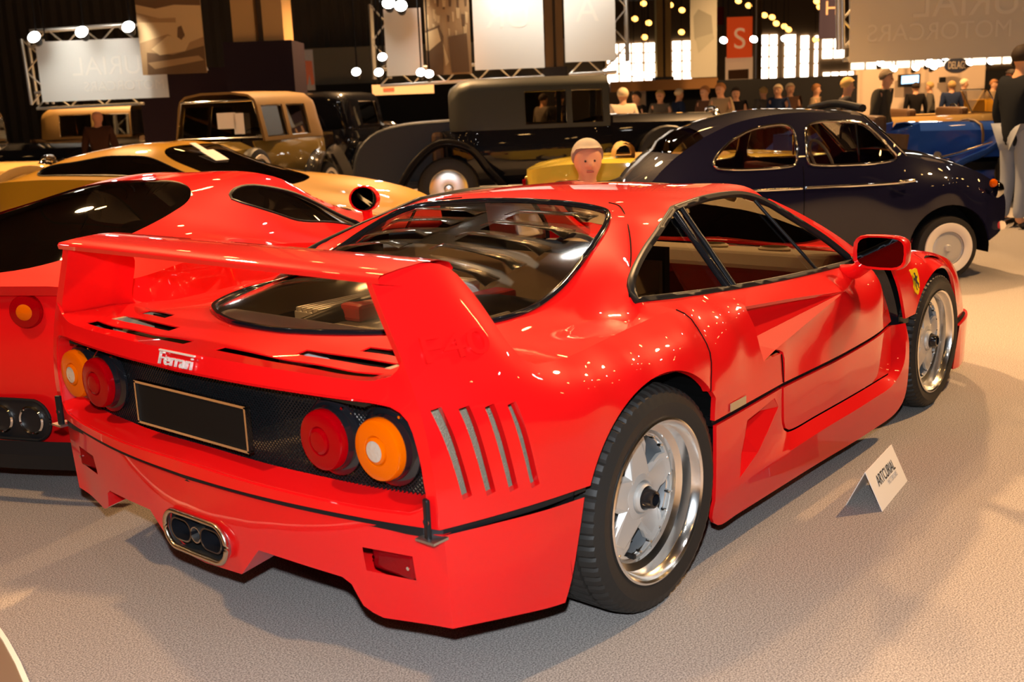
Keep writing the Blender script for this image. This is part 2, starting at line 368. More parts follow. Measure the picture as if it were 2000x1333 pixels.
# --- quarter panel behind the door, door, skirt
def gap(px, s): return [H(*p, s) for p in px]
Tq, Bq, B1, B2, Fq = H(1455, 599, .905), H(1484, 680, .95), H(1492, 706, .955), H(1515, 683, .952), H(1651, 569, .925)
q_rear = seam[::-1]
q_arc = np.vstack([arch(-.007, .327, .384, 39.4, a0, .984, 6)[:-1], arcR[:1]])
q_front_low = cr([(.80, .953, .497), (.793, .952, .56), (.775, .955, .605)])
pB = dlo_bot[np.argmin(np.abs(dlo_bot[:, 0]-.83))]
db = list(dlo_bot); kB = int(np.argmin(np.abs(dlo_bot[:, 0]-.83)))
bm = bmesh.new()
V, T, fq = patch([seam, q_arc[::-1], cr([tuple(q_arc[0]), (.293, .98, .54), (.294, .978, .497)]), cr([(.294, .978, .497), (.5, .968, .497), (.80, .953, .497)]), q_front_low,
               cr([(.775, .955, .605), tuple(B1)]), cr([tuple(B1), tuple(Bq)]), cr([tuple(Bq), tuple((Tq+Bq)/2+np.array([.004, .006, 0])), tuple(Tq)]), cr([tuple(Tq), tuple(pB)]), dlo_bot[kB:], belt[::-1]], 'y',
              [(.42, .972, .6), (.45, .955, .70), (.45, .90, .80), (.6, .955, .60), (.55, .935, .70), (.3, .93, .77), (.6, .86, .82)], [], .03, (0, 1, 0))
bm.free(); pair('quarter_panel', [(V, T)], 'red', F, 40, .015)
d_front = cr([H(1668, 511, .80), H(1690, 517, .835), H(1705, 530, .86), H(1722, 565, .88), (1.915, .885, .54), (1.935, .888, .497)])
d_front[0] = dlo_bot[0]
bm = bmesh.new()
scoop = cr([tuple(Fq), tuple(B2)])
V, T, fd = patch([dlo_bot[:kB+1], cr([tuple(pB), tuple(Tq)]), cr([tuple(Tq), tuple((Tq+Fq)/2+np.array([0, .004, .004])), tuple(Fq)]), scoop, cr([tuple(B2), (.80, .953, .60), (.812, .953, .497)]), cr([(.812, .953, .497), (1.3, .95, .497), (1.7, .925, .497), (1.935, .888, .497)]), d_front[::-1]], 'y',
               [(1.2, .95, .58), (1.5, .945, .60), (1.7, .93, .60), (1.7, .90, .70)], [], .03, (0, 1, 0))
Vd, Td = V, T; bm.free()
# the air scoop pressed into the door
Ti, Bi = Tq-np.array([-.01, .075, .012]), Bq-np.array([-.01, .06, -.01])
Vs = np.array([Fq, Tq, Ti, Bi, B2, Bq, B1]); Ts = orient(Vs, [(0, 2, 3), (0, 3, 4), (3, 6, 4)], (0, 1, 0)); Tw = orient(Vs, [(0, 1, 2)], (0, 0, -1))
pair('door', [(Vd, Td)], 'red', F, 30, .012); pair('door_scoop', [(Vs, Ts), (Vs, Tw)], 'red', F, None, None, None)
dl_front = cr([(1.935, .888, .477), (1.935, .89, .40), (1.915, .90, .31), (1.88, .905, .287)])
dl_bot = cr([(1.88, .905, .287), (1.5, .93, .30), (1.1, .938, .305), (.90, .94, .307), (.855, .941, .318), (.835, .942, .35)])
dl_rear = cr([(.835, .942, .35), (.822, .946, .42), (.812, .95, .477)])
dl_top = cr([(.812, .95, .477), (1.3, .947, .477), (1.7, .922, .477), (1.935, .888, .477)])
V, T, _ = patch([dl_front, dl_bot, dl_rear, dl_top], 'y', [(1.3, .948, .39), (1.7, .925, .39)], [], .035, (0, 1, 0)); pair('lower_door', [(V, T)], 'red', F, 40, .012)
# side skirt: upper ledge and lower face
led = cr([(.31, .972, .235), (.68, .968, .245), (1.08, .967, .255), (1.55, .958, .252), (1.86, .945, .262), (1.97, .94, .33), (2.02, .918, .477)])
su = np.vstack([dl_rear[::-1][:-1], dl_bot[::-1][:-1], dl_front[::-1]]); _n = np.gradient(su[:, [0, 2]], axis=0); _n = np.column_stack([_n[:, 1], -_n[:, 0]]); _n /= np.linalg.norm(_n, axis=1)[:, None]
su = su+np.column_stack([_n[:, 0]*.009, np.full(len(su), -.003), _n[:, 1]*.009]); su[0, 2] = su[-1, 2] = .477
s_bot = cr([(2.02, .918, .477), (2.035, .93, .40), (2.03, .935, .25), (2.0, .935, .16), (1.92, .935, .118), (1.6, .94, .108), (1.05, .945, .12), (.5, .95, .128), (.36, .955, .135), (.315, .958, .17), (.31, .972, .235)])
s_back = cr([(.31, .972, .235), (.31, .975, .35), (.31, .975, .477)]); s_top = cr([(.31, .975, .477), (.5, .966, .477), tuple(su[0])])
sc0 = [(.52, .44), (.74, .458), (.775, .42), (.60, .31), (.47, .262), (.475, .34)]
V, T, fs = patch([su, cr([tuple(su[-1]), (2.02, .918, .477)]), led[::-1], s_back, s_top], 'y', [(.4, .976, .36), (.6, .966, .42)], [densify(sc0, .04)], .03, (0, 1, 0))
V2, T2, _ = patch([led, s_bot], 'y', [], [], .03, (0, 1, 0))
h3 = np.array([(x, fs(np.array([[x, z]]))[0], z) for x, z in sc0]); hin = h3.copy(); hin[0, 1] -= .06; hin[5, 1] -= .055; hin[4, 1] -= .01; hin[1, 1] -= .004
pair('side_skirt', [(V, T), (V2, T2), (np.zeros((0, 3)), np.zeros((0, 3), int))], 'red', F, 32, .012)
pair('skirt_scoop', [(np.vstack([h3, hin]), np.array([(0, 1, 7), (0, 7, 6), (0, 6, 11), (0, 11, 5), (5, 11, 10), (5, 10, 4), (6, 7, 8), (6, 8, 9), (6, 9, 11), (11, 9, 10), (2, 8, 7), (2, 7, 1)]))], 'red', F, None, None, None)
# black waist line, running right round the car in a groove
for sg in (-1, 1):
    for pts in (cr([(-.34, .968, .484), (-.5, .948, .484), (-.66, .903, .484), (-.785, .858, .484), (XR(.7)+.01, .7, .484), (XR(.4)+.012, .4, .484), (XR(0)+.012, 0, .484)], .05), cr([(.31, .968, .487), (.5, .96, .487), (.8, .945, .487), (1.3, .942, .487), (1.7, .917, .487), (1.95, .88, .487)], .05), cr([(2.03, .915, .484), (2.09, .915, .482)], .03)):
        bm = bmesh.new(); rows = [[(p[0], sg*max(p[1]-.010, 0), p[2]-.016), (p[0], sg*max(p[1]-.010, 0), p[2]+.016), (p[0], sg*max(p[1]-.03, 0), p[2]+.016), (p[0], sg*max(p[1]-.03, 0), p[2]-.016)] for p in pts]; grid(bm, rows, closed_v=True); bm_obj('waist_line', bm, 'black', F)
# --- rear bumper
bm = bmesh.new()
def bx(s, z): return (XR(s)+.012+.03*(.474-z)/.25, s, z)
bt = cr([bx(s, .474) for s in (0, .2, .4, .6, .75)]+[(-.778, .868, .474)])
bc = cr([(-.778, .868, .474), (-.772, .869, .36), (-.765, .868, .232)])
bb = [bx(.80, .222), bx(.66, .212), bx(.605, .232), bx(.575, .292), bx(.55, .305)]
b_1 = cr([(-.765, .868, .232), *bb[:2]]); b_2 = cr(bb[1:]); b_3 = cr([bb[-1], bx(.42, .312), bx(.26, .318)]); b_4 = cr([bx(.26, .318), bx(.165, .222)]); b_5 = cr([bx(.165, .222), bx(.0, .214)])
ex = [bx(.15*math.sin(a) if abs(math.sin(a)) < .0 else s_, z_) for a, s_, z_ in [(0, 0, .248), (0, .085, .25), (0, .125, .264), (0, .142, .302), (0, .125, .342), (0, .085, .357), (0, 0, .36)]]
fog = [(.632, .34), (.632, .405), (.775, .405), (.775, .34)]
V, T, _ = patch([bt, bc, b_1, b_2, b_3, b_4, b_5, cr([bx(0, .214), bx(0, .248)]), cr(ex), cr([bx(0, .36), bx(0, .474)])], 'x', [], [densify(fog)], .035, (-1, 0, 0), True)
emit(bm, V, T)
sb = cr([(-.765, .868, .232), (-.62, .912, .214), (-.48, .94, .192), (-.43, .95, .188)]); sf = cr([(-.43, .95, .188), (-.405, .953, .24), (-.375, .962, .37), (-.358, .967, .458)]); st = cr([(-.358, .967, .458), (-.5, .948, .464), (-.66, .905, .47), (-.778, .868, .474)])
V, T, _ = patch([bc[::-1][::-1], sb, sf, st], 'y', [(-.55, .94, .35), (-.65, .91, .33)], [], .035, (0, 1, 0)); emit(bm, V, T)
# slanted underside of the diffuser notches and the top return
for A, Bb in ((b_4, None), (b_2, None), (b_3, None), (b_1, None), (b_5, None), (bt, None)):
    fwd = A.copy(); fwd[:, 0] += .16 if A is not bt else .03; fwd[:, 2] += 0 if A is bt else .02
    n = len(A); emit(bm, np.vstack([A, fwd]), np.array([q for i in range(n-1) for q in ((i, i+1, n+i+1), (i, n+i+1, n+i))]))
bmesh.ops.remove_doubles(bm, verts=bm.verts, dist=1e-4); bmesh.ops.recalc_face_normals(bm, faces=bm.faces)
o = bm_obj('rear_bumper', bm, 'red', F, 30, 1e-4)
BUMP = o
for sg in (-1, 1):
    bm = bmesh.new(); x0 = XR(.70)+.045
    box(bm, (x0, sg*.703, .3725), (.02, .142, .064)); o = bm_obj('fog_reflector', bm, mat('fog_red', (.20, .001, .003), .3, coat=.4, spec=0, bump=(140, .5, .004)), F); bevel(o, .008)
    for k in (-1, 1): bm = bmesh.new(); lathe(bm, [(0, .004), (.005, .004), (.005, -.002)], 10, Matrix.Translation((x0-.011, sg*(.703+k*.06), .3725)) @ Matrix.Rotation(math.pi/2, 4, 'Z')); bm_obj('screw', bm, 'chrome', o)
# exhaust: chrome surround, two oval tips and the small middle one
def ovalpts(cy, cz, hw, hh, n=32): 
    r = hh; P = []
    for a in np.linspace(0, 2*math.pi, n, endpoint=False):
        y = math.cos(a)*r; z = math.sin(a)*r; y += (hw-r)*(1 if math.cos(a) > 1e-6 else -1 if math.cos(a) < -1e-6 else 0)
        P.append((cy+y, cz+z))
    return P
E_ = empty('exhaust', (0, 0, 0)); E_.parent = F
bm = bmesh.new(); xe = XR(0)+.03
tube(bm, [(xe-.012, y, z) for y, z in ovalpts(0, .304, .146, .056, 40)], .008, 8, True); bm_obj('surround', bm, mat('worn_chrome', (.6, .5, .38), .25, 1), E_, 60)
bm = bmesh.new(); rows = [[(xe-.005+d, y, z) for y, z in ovalpts(0, .304, .142, .054, 40)] for d in (0, .1)]; grid(bm, rows, closed_v=True); bm.faces.new([bm.verts.new((xe+.09, y, z)) for y, z in ovalpts(0, .304, .142, .054, 40)]); bm_obj('tunnel', bm, 'steel', E_)
for nm, cy, hw, hh in (('tailpipe', .072, .052, .034), ('tailpipe', -.072, .052, .034), ('middle_tailpipe', 0, .024, .0239)):
    bm = bmesh.new(); P = ovalpts(cy, .306, hw, hh); rows = [[(xe+d, cy+(y-cy)*k, .306+(z-.306)*k) for y, z in P] for d, k in ((.08, 1), (-.01, 1), (-.01, .88), (.06, .85))]; grid(bm, rows, closed_v=True)
    bm.faces.new([bm.verts.new((xe+.05, y, z)) for y, z in P]); bm_obj(nm, bm, 'blackgloss' if nm == 'tailpipe' else 'steel', E_, 40)
# rubber latches at both rear corners
for sg in (-1, 1):
    bm = bmesh.new(); box(bm, (-.808, sg*.846, .515), (.012, .022, .11), Matrix.Rotation(sg*.35, 3, 'Z')); o = bm_obj('latch', bm, 'black', F); bevel(o, .004)
    bm = bmesh.new(); lathe(bm, [(0, -.006), (.008, -.006), (.009, 0)], 12, Matrix.Translation((-.816, sg*.848, .515)) @ Matrix.Rotation(math.pi/2, 4, 'Z')); bm_obj('stud', bm, 'chrome', o)
    bm = bmesh.new(); box(bm, (-.80, sg*.85, .47), (.05, .06, .006)); bm_obj('latch_plate', bm, 'steel', o)
# --- grille mesh, plate, lights, script
def gx(y): return -.81+.125*y*y
bm = bmesh.new(); z0, z1, pit = .515, .795, .0125
def wire(pts, w=.0016):
    rows = [[(x+dx, y+dy*0, z+dz) for dx, dy, dz in ((-w, 0, -w), (-w, 0, w), (w, 0, w), (w, 0, -w))] for x, y, z in pts]; grid(bm, rows, closed_v=True)
for dr in (-1, 1):
    c = -.82-(z1-z0)
    while c < .82+(z1-z0):
        ys = [c, c+dr*(z1-z0)]; a, b = max(min(ys), -.82), min(max(ys), .82)
        if b-a > .01: wire([(gx(y)+(.001*dr), y, z0+(y-c)*dr) for y in np.linspace(a, b, 4)])
        c += pit
tag(bm_obj('grille_mesh', bm, mat('grille_wire', (.02, .02, .022), .3, .6), F), 'black diamond wire mesh filling the tail opening', kind='stuff')
bm = bmesh.new()
box(bm, (-.858, 0, .652), (.008, .52, .118)); o = bm_obj('number_plate', bm, mat('plate_black', (.008, .007, .006), .5, spec=.05), F); bevel(o, .006); o.rotation_euler = (0, 0, 0)
bm = bmesh.new()
for sg in (-1, 1): box(bm, (-.859, sg*.259, .652), (.016, .007, .124)); box(bm, (-.859, 0, .652+sg*.0605), (.016, .525, .007))
bm_obj('plate_frame', bm, 'chrome', o)
for sg in (-1, 1):
    for nm, s, xb, ml in (('red_tail_light', .527, -.842, 'redlens'), ('amber_turn_light', .702, -.818, 'orangelens')):
        q = Matrix.Translation((xb, sg*s, .664)) @ Matrix.Rotation(math.pi/2, 4, 'Z')   # local Y -> -X
        e = empty(nm, (0, 0, 0)); e.parent = F
        e['label'] = 'round red tail light with raised centre ring' if ml == 'redlens' else 'round amber light with clear centre'
        bm = bmesh.new(); lathe(bm, [(0, -.05), (.10, -.05), (.10, -.043), (.092, -.036), (.084, -.034), (.08, -.02), (.07, -.02)], 48, q); bm_obj('bezel', bm, 'blackgloss', e, 40)
        bm = bmesh.new(); lathe(bm, [(.077, -.05), (.0775, -.006), (.074, .002), (.066, .0045), (.038, .006), (.034, .003), (.033, .008), (.026, .011)], 64, q); bm_obj('lens', bm, ml, e, 30)
        bm = bmesh.new(); lathe(bm, [(.026, .0108), (.018, .012), (0, .0125)], 32, q)
        bm_obj('lens_centre', bm, ml if ml == 'redlens' else mat('clear_reflector', (.75, .72, .66), .18, .6, coat=1, bump=(90, .6, .004)), e, 30)
        for a in (60, 240): bm = bmesh.new(); lathe(bm, [(0, .002), (.004, .002), (.004, -.004)], 8, q @ Matrix.Rotation(math.radians(a), 4, 'Y') @ Matrix.Translation((.094, -.034, 0))); bm_obj('screw', bm, 'chrome', e)
S = empty('script_badge', (0, 0, 0)); S.parent = F; S['label'] = 'chrome script badge on the tail bar'
t = text_mesh('lettering', 'Ferrari', .052, .003, mat('script_silver', (.80, .79, .77), .3, .35), S)
place(t, (-.888, 0, .809), (0, -1, 0), (.32, 0, 1), (1.12, .95, 1))
bm = bmesh.new(); box(bm, (-.884, -.005, .832), (.006, .165, .004)); bm_obj('long_bar', bm, mat('script_silver', (.80, .79, .77), .3, .35), S)
# embossed model number on the end plates
for sg in (-1, 1):
    t = text_mesh('embossed_number', 'F40', .085, .006, 'red', F); x0, z0_ = -.665, .90
    g0 = fside(np.array([[x0, z0_]]))[0]; dx = (fside(np.array([[x0+.05, z0_]]))[0]-g0)/.05; dz = (fside(np.array([[x0, z0_+.03]]))[0]-g0)/.03
    rt = Vector((1, -dx, 0)) if sg < 0 else Vector((-1, -dx, 0)); place(t, (x0, sg*(g0+.004), z0_), tuple(rt), (0, sg*dz, 1), (1.55, 1.1, 1))
# --- vents: mesh behind the slots and the slot liners
for sg in (-1, 1):
    bm = bmesh.new(); box(bm, (-.60, sg*.862, .66), (.31, .004, .28), Matrix.Rotation(sg*.30, 3, 'Z')); bm_obj('vent_gauze', bm, mat('vent_mesh', (.28, .25, .18), .5, .5, bump=(400, .8, .004)), F)
# --- wheels
def make_wheel(name, R, wd, rim, y_face, loc, sg, label=None):
    e = empty(name, loc); e.parent = F
    flip = Matrix() if sg < 0 else Matrix.Rotation(math.pi, 4, 'Z')
    # local -Y is outboard; outer sidewall at -wd/2
    h = wd/2; prof = [(rim-.012, -h+.02), (rim, -h+.004), (rim+.02, -h-.004), ((R+rim)/2, -h-.008), (R-.03, -h), (R-.016, -h+.006), (R-.008, -h+.018), (R-.002, -h+.045), (R-.001, -h+.052), (R-.008, -h+.053), (R-.008, -h+.060), (R, -h+.061), (R, -.02), (R-.008, -.018), (R-.008, -.008), (R, -.006),
                      (R, h-.061), (R-.008, h-.053), (R-.002, h-.045), (R-.016, h-.006), (R-.03, h), ((R+rim)/2, h+.006), (rim, h-.004), (rim-.012, h-.02)]
    def mod(i, j):
        if j in (5, 6, 7, 8) or j in (17, 18): return -.006 if i % 4 == 0 else 0
        if j in (11, 12, 15, 16): return -.006 if (i+2) % 4 == 0 else 0
        return 0
    bm = bmesh.new(); lathe(bm, prof, 240, flip, mod=mod); bm_obj('tyre', bm, 'rubber', e, 25)
    bm = bmesh.new(); d = -h
    lathe(bm, [(rim-.002, d+.016), (rim+.003, d+.004), (rim+.004, d-.003), (rim-.002, d-.005), (rim-.008, d), (rim-.014, d+.02), (rim-.02, d+.026), (rim-.022, d+.055), (rim-.042, d+.066), (rim-.046, d+.08), (rim-.047, y_face+.006), (rim-.06, y_face+.012)], 96, flip)
    rm = bm_obj('rim', bm, 'polish', e, 30)
    bm = bmesh.new(); lathe(bm, [(rim-.06, y_face+.012), (rim-.07, y_face+.03), (rim-.07, h-.02), (rim-.01, h)], 72, flip); bm_obj('barrel', bm, mat('disc_grey', (.16, .17, .18), .5, .3), e, 30)
    # five-arm centre
    ro = rim-.052; holes = []
    for k in range(5):
        a = math.radians(90+72*k+36); P = []
        for rr, da in ((.082, -5), (.082, 5), (ro*.82, 17), (ro-.008, 24), (ro-.003, 12), (ro-.003, 0), (ro-.003, -12), (ro-.008, -24), (ro*.82, -17)):
            P.append((rr*math.cos(a+math.radians(da)), rr*math.sin(a+math.radians(da))))
        holes.append(P)
    out = [(ro*math.cos(t_), 0, ro*math.sin(t_)) for t_ in np.linspace(0, 2*math.pi, 73)]
    V, T, _ = patch([np.array(out)], 'y', [], holes, .02, (0, -1, 0))
    rad = np.hypot(V[:, 0], V[:, 2]); V[:, 1] = y_face-.016*np.clip((rad-.06)/.1, 0, 1)*0-.0
    V[:, 1] += np.where(rad < .07, -.006, 0)
    bm = bmesh.new(); Vm = [bm.verts.new(flip @ Vector(v)) for v in V]
    for t_ in T: bm.faces.new([Vm[i] for i in t_])
    o = bm_obj('spokes', bm, 'alu', e, 30); solidify(o, .012); bevel(o, .004, 2, 50)
    # raised arms, bolts, hub and lock nut
    for k in range(5):
        a = math.radians(90+72*k); ca, sa = math.cos(a), math.sin(a)
        bm = bmesh.new(); vs = []
        for rr, w, dy in ((.05, .045, -.016), (ro-.03, .024, -.002)):
            for q in (-1, 1): vs.append((rr*ca-q*w*sa, y_face+dy, rr*sa+q*w*ca))
        base = [(.05*ca-q*.06*sa, y_face+.004, .05*sa+q*.06*ca) for q in (-1, 1)]+[((ro-.02)*ca-q*.036*sa, y_face+.004, (ro-.02)*sa+q*.036*ca) for q in (-1, 1)]
        Vv = [bm.verts.new(flip @ Vector(p)) for p in vs+base]
        for f_ in ((0, 1, 3, 2), (0, 2, 6, 4), (1, 5, 7, 3), (2, 3, 7, 6), (0, 4, 5, 1)): bm.faces.new([Vv[i] for i in f_])
        bmesh.ops.recalc_face_normals(bm, faces=bm.faces); bm_obj('arm', bm, 'alu', e)
    bm = bmesh.new()
    for k in range(20):
        a = 2*math.pi*k/20+.08; lathe(bm, [(0, -.008), (.004, -.007), (.0055, -.002), (.0055, .01)], 8, flip @ Matrix.Translation(((rim-.058)*math.cos(a), y_face+.004, (rim-.058)*math.sin(a))))
    bm_obj('rim_bolt', bm, 'chrome', e)['kind'] = 'stuff'
    bm = bmesh.new(); lathe(bm, [(.072, y_face+.0), (.068, y_face-.014), (.05, y_face-.02), (.045, y_face-.012), (.043, y_face-.028), (.036, y_face-.034), (.034, y_face-.03)], 40, flip); bm_obj('hub', bm, 'alu', e, 35)
    bm = bmesh.new(); lathe(bm, [(.034, y_face-.02), (.03, y_face-.045), (.025, y_face-.062), (.018, y_face-.064), (.016, y_face-.04), (0, y_face-.038)], 24, flip); bm_obj('lock_nut', bm, 'blackgloss', e, 35)
    bm = bmesh.new(); lathe(bm, [(rim-.09, y_face+.06), (.05, y_face+.06), (.05, y_face+.08), (rim-.09, y_face+.08)], 48, flip, closed=True); bm_obj('brake_disc', bm, mat('disc_grey', (.16, .17, .18), .5, .3), e, 30)
    bm = bmesh.new(); lathe(bm, [(0, y_face+.11), (rim-.06, y_face+.11)], 40, flip); bm_obj('wheel_shade_disc', bm, 'dark', e)  # dark disc added to give the spoke windows a shaded depth
    bm = bmesh.new(); a = math.radians(252); box(bm, flip @ Vector((.155*math.cos(a), d+.07, .155*math.sin(a)-.02)), (.012, .03, .012)); bm_obj('valve', bm, 'black', e)
    return e
for sg in (-1, 1):
    make_wheel('rear_wheel', .333, .325, .237, -.085, (0, sg*.805, .333), sg)
    make_wheel('front_wheel', .314, .24, .234, -.065, (2.45, sg*.785, .314), sg)
# dark wheel housings
for sg in (-1, 1):
    for cx, cz, r, w0, w1 in ((-.01, .335, .40, .40, .955), (2.43, .33, .375, .45, .86)):
        bm = bmesh.new(); rows = [[(cx+r*math.cos(a), sg*y, cz+r*math.sin(a)) for a in np.radians(np.linspace(-12, 192, 28))] for y in (w0, w1)]; grid(bm, rows)
        bm.faces.new([bm.verts.new(v) for v in rows[0]]); bm_obj('wheel_housing', bm, 'dark', F)
# --- front fender, hood, nose
acx, acz, ar = 2.43, .312, .35
f_rear = cr([H(1744, 524, .895), H(1755, 552, .908), (1.975, .915, .60), (2.02, .918, .497)])
fa = arch(acx, acz, ar, 148, 8, lambda a: .918-.03*max(0, math.cos(a)), 26)
fr_ridge = cr([tuple(f_rear[0]), (2.0, .845, .785), (2.2, .805, .762), (2.52, .80, .714), (2.73, .80, .671), (2.95, .80, .598), (3.1, .795, .48), (3.17, .79, .37)])
f_low = cr([(2.02, .918, .497), tuple(fa[0])]); f_front = cr([tuple(fa[-1]), (2.9, .865, .345), (3.05, .835, .345), (3.17, .79, .37)])
bm = bmesh.new()
V, T, ffen = patch([f_rear, f_low, fa, f_front, fr_ridge[::-1]], 'y', [(2.15, .905, .62), (2.3, .885, .715), (2.6, .88, .67), (2.85, .865, .54), (2.1, .875, .72)], [], .03, (0, 1, 0)); emit(bm, V, T)
V, T, _ = patch([fr_ridge, cr([(3.17, .79, .37), (3.36, .5, .38), (3.43, 0, .39)]), cr([(3.43, 0, .39), (3.2, 0, .52), (2.6, 0, .68), (2.1, 0, .775)]), cr([(2.1, 0, .775), (2.05, .4, .775), (1.93, .66, .775), (1.86, .80, .765), tuple(f_rear[0])])], 'z', [(2.6, .5, .68), (3.0, .5, .57)], [], .05, (0, 0, 1), True); emit(bm, V, T)
o = bm_obj('front_body', bm, 'red', F, 45, 1e-4); solidify(o, .012)
bm = bmesh.new()
nb = cr([(2.775, .886, .325), (2.95, .86, .325), (3.1, .82, .325), (3.2, .77, .325), (3.38, .45, .325), (3.45, 0, .325)]); nl = nb.copy(); nl[:, 2] = .11; nl[:, 0] -= .02; n = len(nb)
nl[0] = (2.80, .875, .11)
emit(bm, np.vstack([nb, nl]), np.array([q for i in range(n-1) for q in ((i, n+i, n+i+1), (i, n+i+1, i+1))])); o = bm_obj('front_bumper', bm, 'red', F, 40, 1e-4); solidify(o, .02)
for sg in (-1, 1): bm = bmesh.new(); tube(bm, [(x, sg*s, .335) for x, s, z in nb[:10]], .009, 6); bm_obj('front_waist_line', bm, 'black', F)
# shield on the fender
for sg in (-1, 1):
    c = np.array([2.155, ffen(np.array([[2.155, .635]]))[0]+.003, .635])
    e = empty('shield_badge', (0, 0, 0)); e.parent = F; e['label'] = 'yellow shield badge with a black rearing horse'
    P = [(-.034, .05), (-.02, .056), (0, .053), (.02, .056), (.034, .05), (.035, .01), (.026, -.025), (.012, -.048), (0, -.058), (-.012, -.048), (-.026, -.025), (-.035, .01)]
    bm = bmesh.new(); bm.faces.new([bm.verts.new((x, y, .0)) for x, y in P]); o = bm_obj('shield', bm, 'yellowbadge', e); solidify(o, .004, 1)
    hp = [(-.012, .034), (-.004, .04), (.003, .034), (.001, .028), (.008, .02), (.016, .026), (.012, .014), (.004, .008), (.008, -.004), (.016, -.012), (.01, -.022), (.012, -.034), (.004, -.03), (.002, -.016), (-.004, -.008), (-.01, -.026), (-.004, -.038), (-.012, -.036), (-.014, -.018), (-.01, 0), (-.018, .008), (-.024, .0), (-.02, .014), (-.008, .018), (-.006, .028)]
    bm = bmesh.new(); bm.faces.new([bm.verts.new((x, y, .0055)) for x, y in hp]); bmesh.ops.triangulate(bm, faces=bm.faces); o2 = bm_obj('horse', bm, 'ink', e)
    for q in (o, o2): place(q, (c[0], sg*c[1], c[2]), (1, -sg*.15*-1 if sg < 0 else .0, 0) if sg < 0 else (-1, 0, 0), (0, -sg*.28, 1))
# black air duct behind the front wheel
for sg in (-1, 1):
    bm = bmesh.new(); A = cr([(1.70, .815, .79), (1.80, .83, .72), (1.90, .845, .60), (1.945, .85, .48), (1.95, .86, .30), (1.93, .865, .25)]); B_ = cr([(1.84, .84, .785), (1.93, .86, .70), (2.0, .875, .58), (2.04, .88, .48), (2.05, .89, .36), (2.03, .89, .25)], n=len(A))
    grid(bm, [[(p[0], sg*p[1], p[2]) for p in A], [(p[0]*.5+q[0]*.5, sg*(p[1]*.5+q[1]*.5-.045), p[2]*.5+q[2]*.5) for p, q in zip(A, B_)], [(p[0], sg*p[1], p[2]) for p in B_]])
    o = bm_obj('air_duct', bm, 'blackgloss', F, 60); solidify(o, .01)
    bm = bmesh.new(); box(bm, (1.995, sg*.885, .35), (.065, .03, .2)); o2 = bm_obj('duct_grille', bm, 'black', o); bevel(o2, .012)
# --- A-pillars, windscreen, side glass
ap_in = cr([(hdr[0]+.03, hdr[1]-.07, hdr[2]+.012), (1.6, .60, .975), (1.85, .68, .855), (2.0, .70, .785)], n=len(dlo_front)+1)
ap_out = np.vstack([dlo_front, [[1.86, .81, .765]]])
bm = bmesh.new(); n = len(ap_out); mid = (ap_in+ap_out)/2+np.array([.012, .006, .016])
Vp = np.vstack([ap_out, mid, ap_in]); Tp = np.array([q for r in (0, n) for i in range(n-1) for q in ((r+i, r+i+1, r+n+i+1), (r+i, r+n+i+1, r+n+i))])
bm.free(); pair('windscreen_pillar', [(Vp, Tp[:, ::-1])], 'red', F, 60, .015)
GL = glass('tinted_glass', (.62, .59, .53), .09); 
bm = bmesh.new(); V, T, _ = patch([cr([tuple(ap_in[0]), (hdr[0]+.07, .4, hdr[2]+.022), (1.34, .2, 1.106), (1.345, 0, 1.11)]), cr([(1.345, 0, 1.11), (1.75, 0, .955), (2.1, 0, .778)]), cr([(2.1, 0, .778), (2.05, .4, .778), tuple(ap_in[-1])]), ap_in[::-1]], 'z', [(1.6, .4, .99), (1.85, .4, .885)], [], .06, (0, 0, 1), True); emit(bm, V, T)
bm_obj('windscreen', bm, GL, F, 60, 1e-4)
bm = bmesh.new(); dl = [dlo_rear, dlo_top, dlo_front, dlo_bot]
V, T, fg = patch(dl, 'y', [], [], .04, (0, 1, 0)); V[:, 1] -= .012; bm.free(); pair('side_glass', [(V, T)], GL, F, 60)
for sg in (-1, 1):
    bm = bmesh.new(); tube(bm, [(p[0], sg*(p[1]-.006), p[2]) for p in np.vstack([c[:-1] for c in dl])], .014, 6, True); bm_obj('window_rubber', bm, 'black', F, 60)
    for nm, a, b, r, m_ in (('window_post', (1319, 416), (1421, 561), .013, 'blackgloss'), ('window_post', (1331, 407), (1434, 559), .010, 'black'), ('vent_window_bar', (1474, 392), (1600, 532), .007, 'black')):
        A, B_ = Hg(*a), Hg(*b); bm = bmesh.new(); tube(bm, [(p[0], sg*p[1], p[2]) for p in np.linspace(A, B_, 8)], r, 6); bm_obj(nm, bm, m_, F, 60)
# --- mirror
for sg in (-1, 1):
    e = empty('door_mirror', (0, 0, 0)); e.parent = F
    c = H(1718, 494, .985); bm = bmesh.new()
    def ring(x, k, cz=0, n=20): return [(c[0]+x, sg*(c[1]+k*.105*np.sign(math.cos(a))*abs(math.cos(a))**.55), c[2]+cz+k*.066*np.sign(math.sin(a))*abs(math.sin(a))**.55) for a in np.linspace(0, 2*math.pi, n, endpoint=False)]
    grid(bm, [ring(.006, .84), ring(-.004, .98), ring(.01, 1.02), ring(.05, .97), ring(.10, .75, .0), ring(.125, .35, 0), ring(.13, .02, 0)], closed_v=True)
    bm_obj('mirror_shell', bm, 'red', e, 60)
    bm = bmesh.new(); bm.faces.new([bm.verts.new(p) for p in ring(.004, .86)][::sg]); bm_obj('mirror_glass', bm, mat('mirror_dark', (.06, .06, .065), .02, 1), e)
    bm = bmesh.new(); tube(bm, [(c[0]+.03, sg*(c[1]-.06), c[2]-.05), (c[0]+.05, sg*(c[1]-.11), c[2]-.085), (c[0]+.07, sg*(c[1]-.17), c[2]-.10)], .03, 10, rr=[.028, .03, .036]); bm_obj('mirror_stalk', bm, 'red', e, 60)
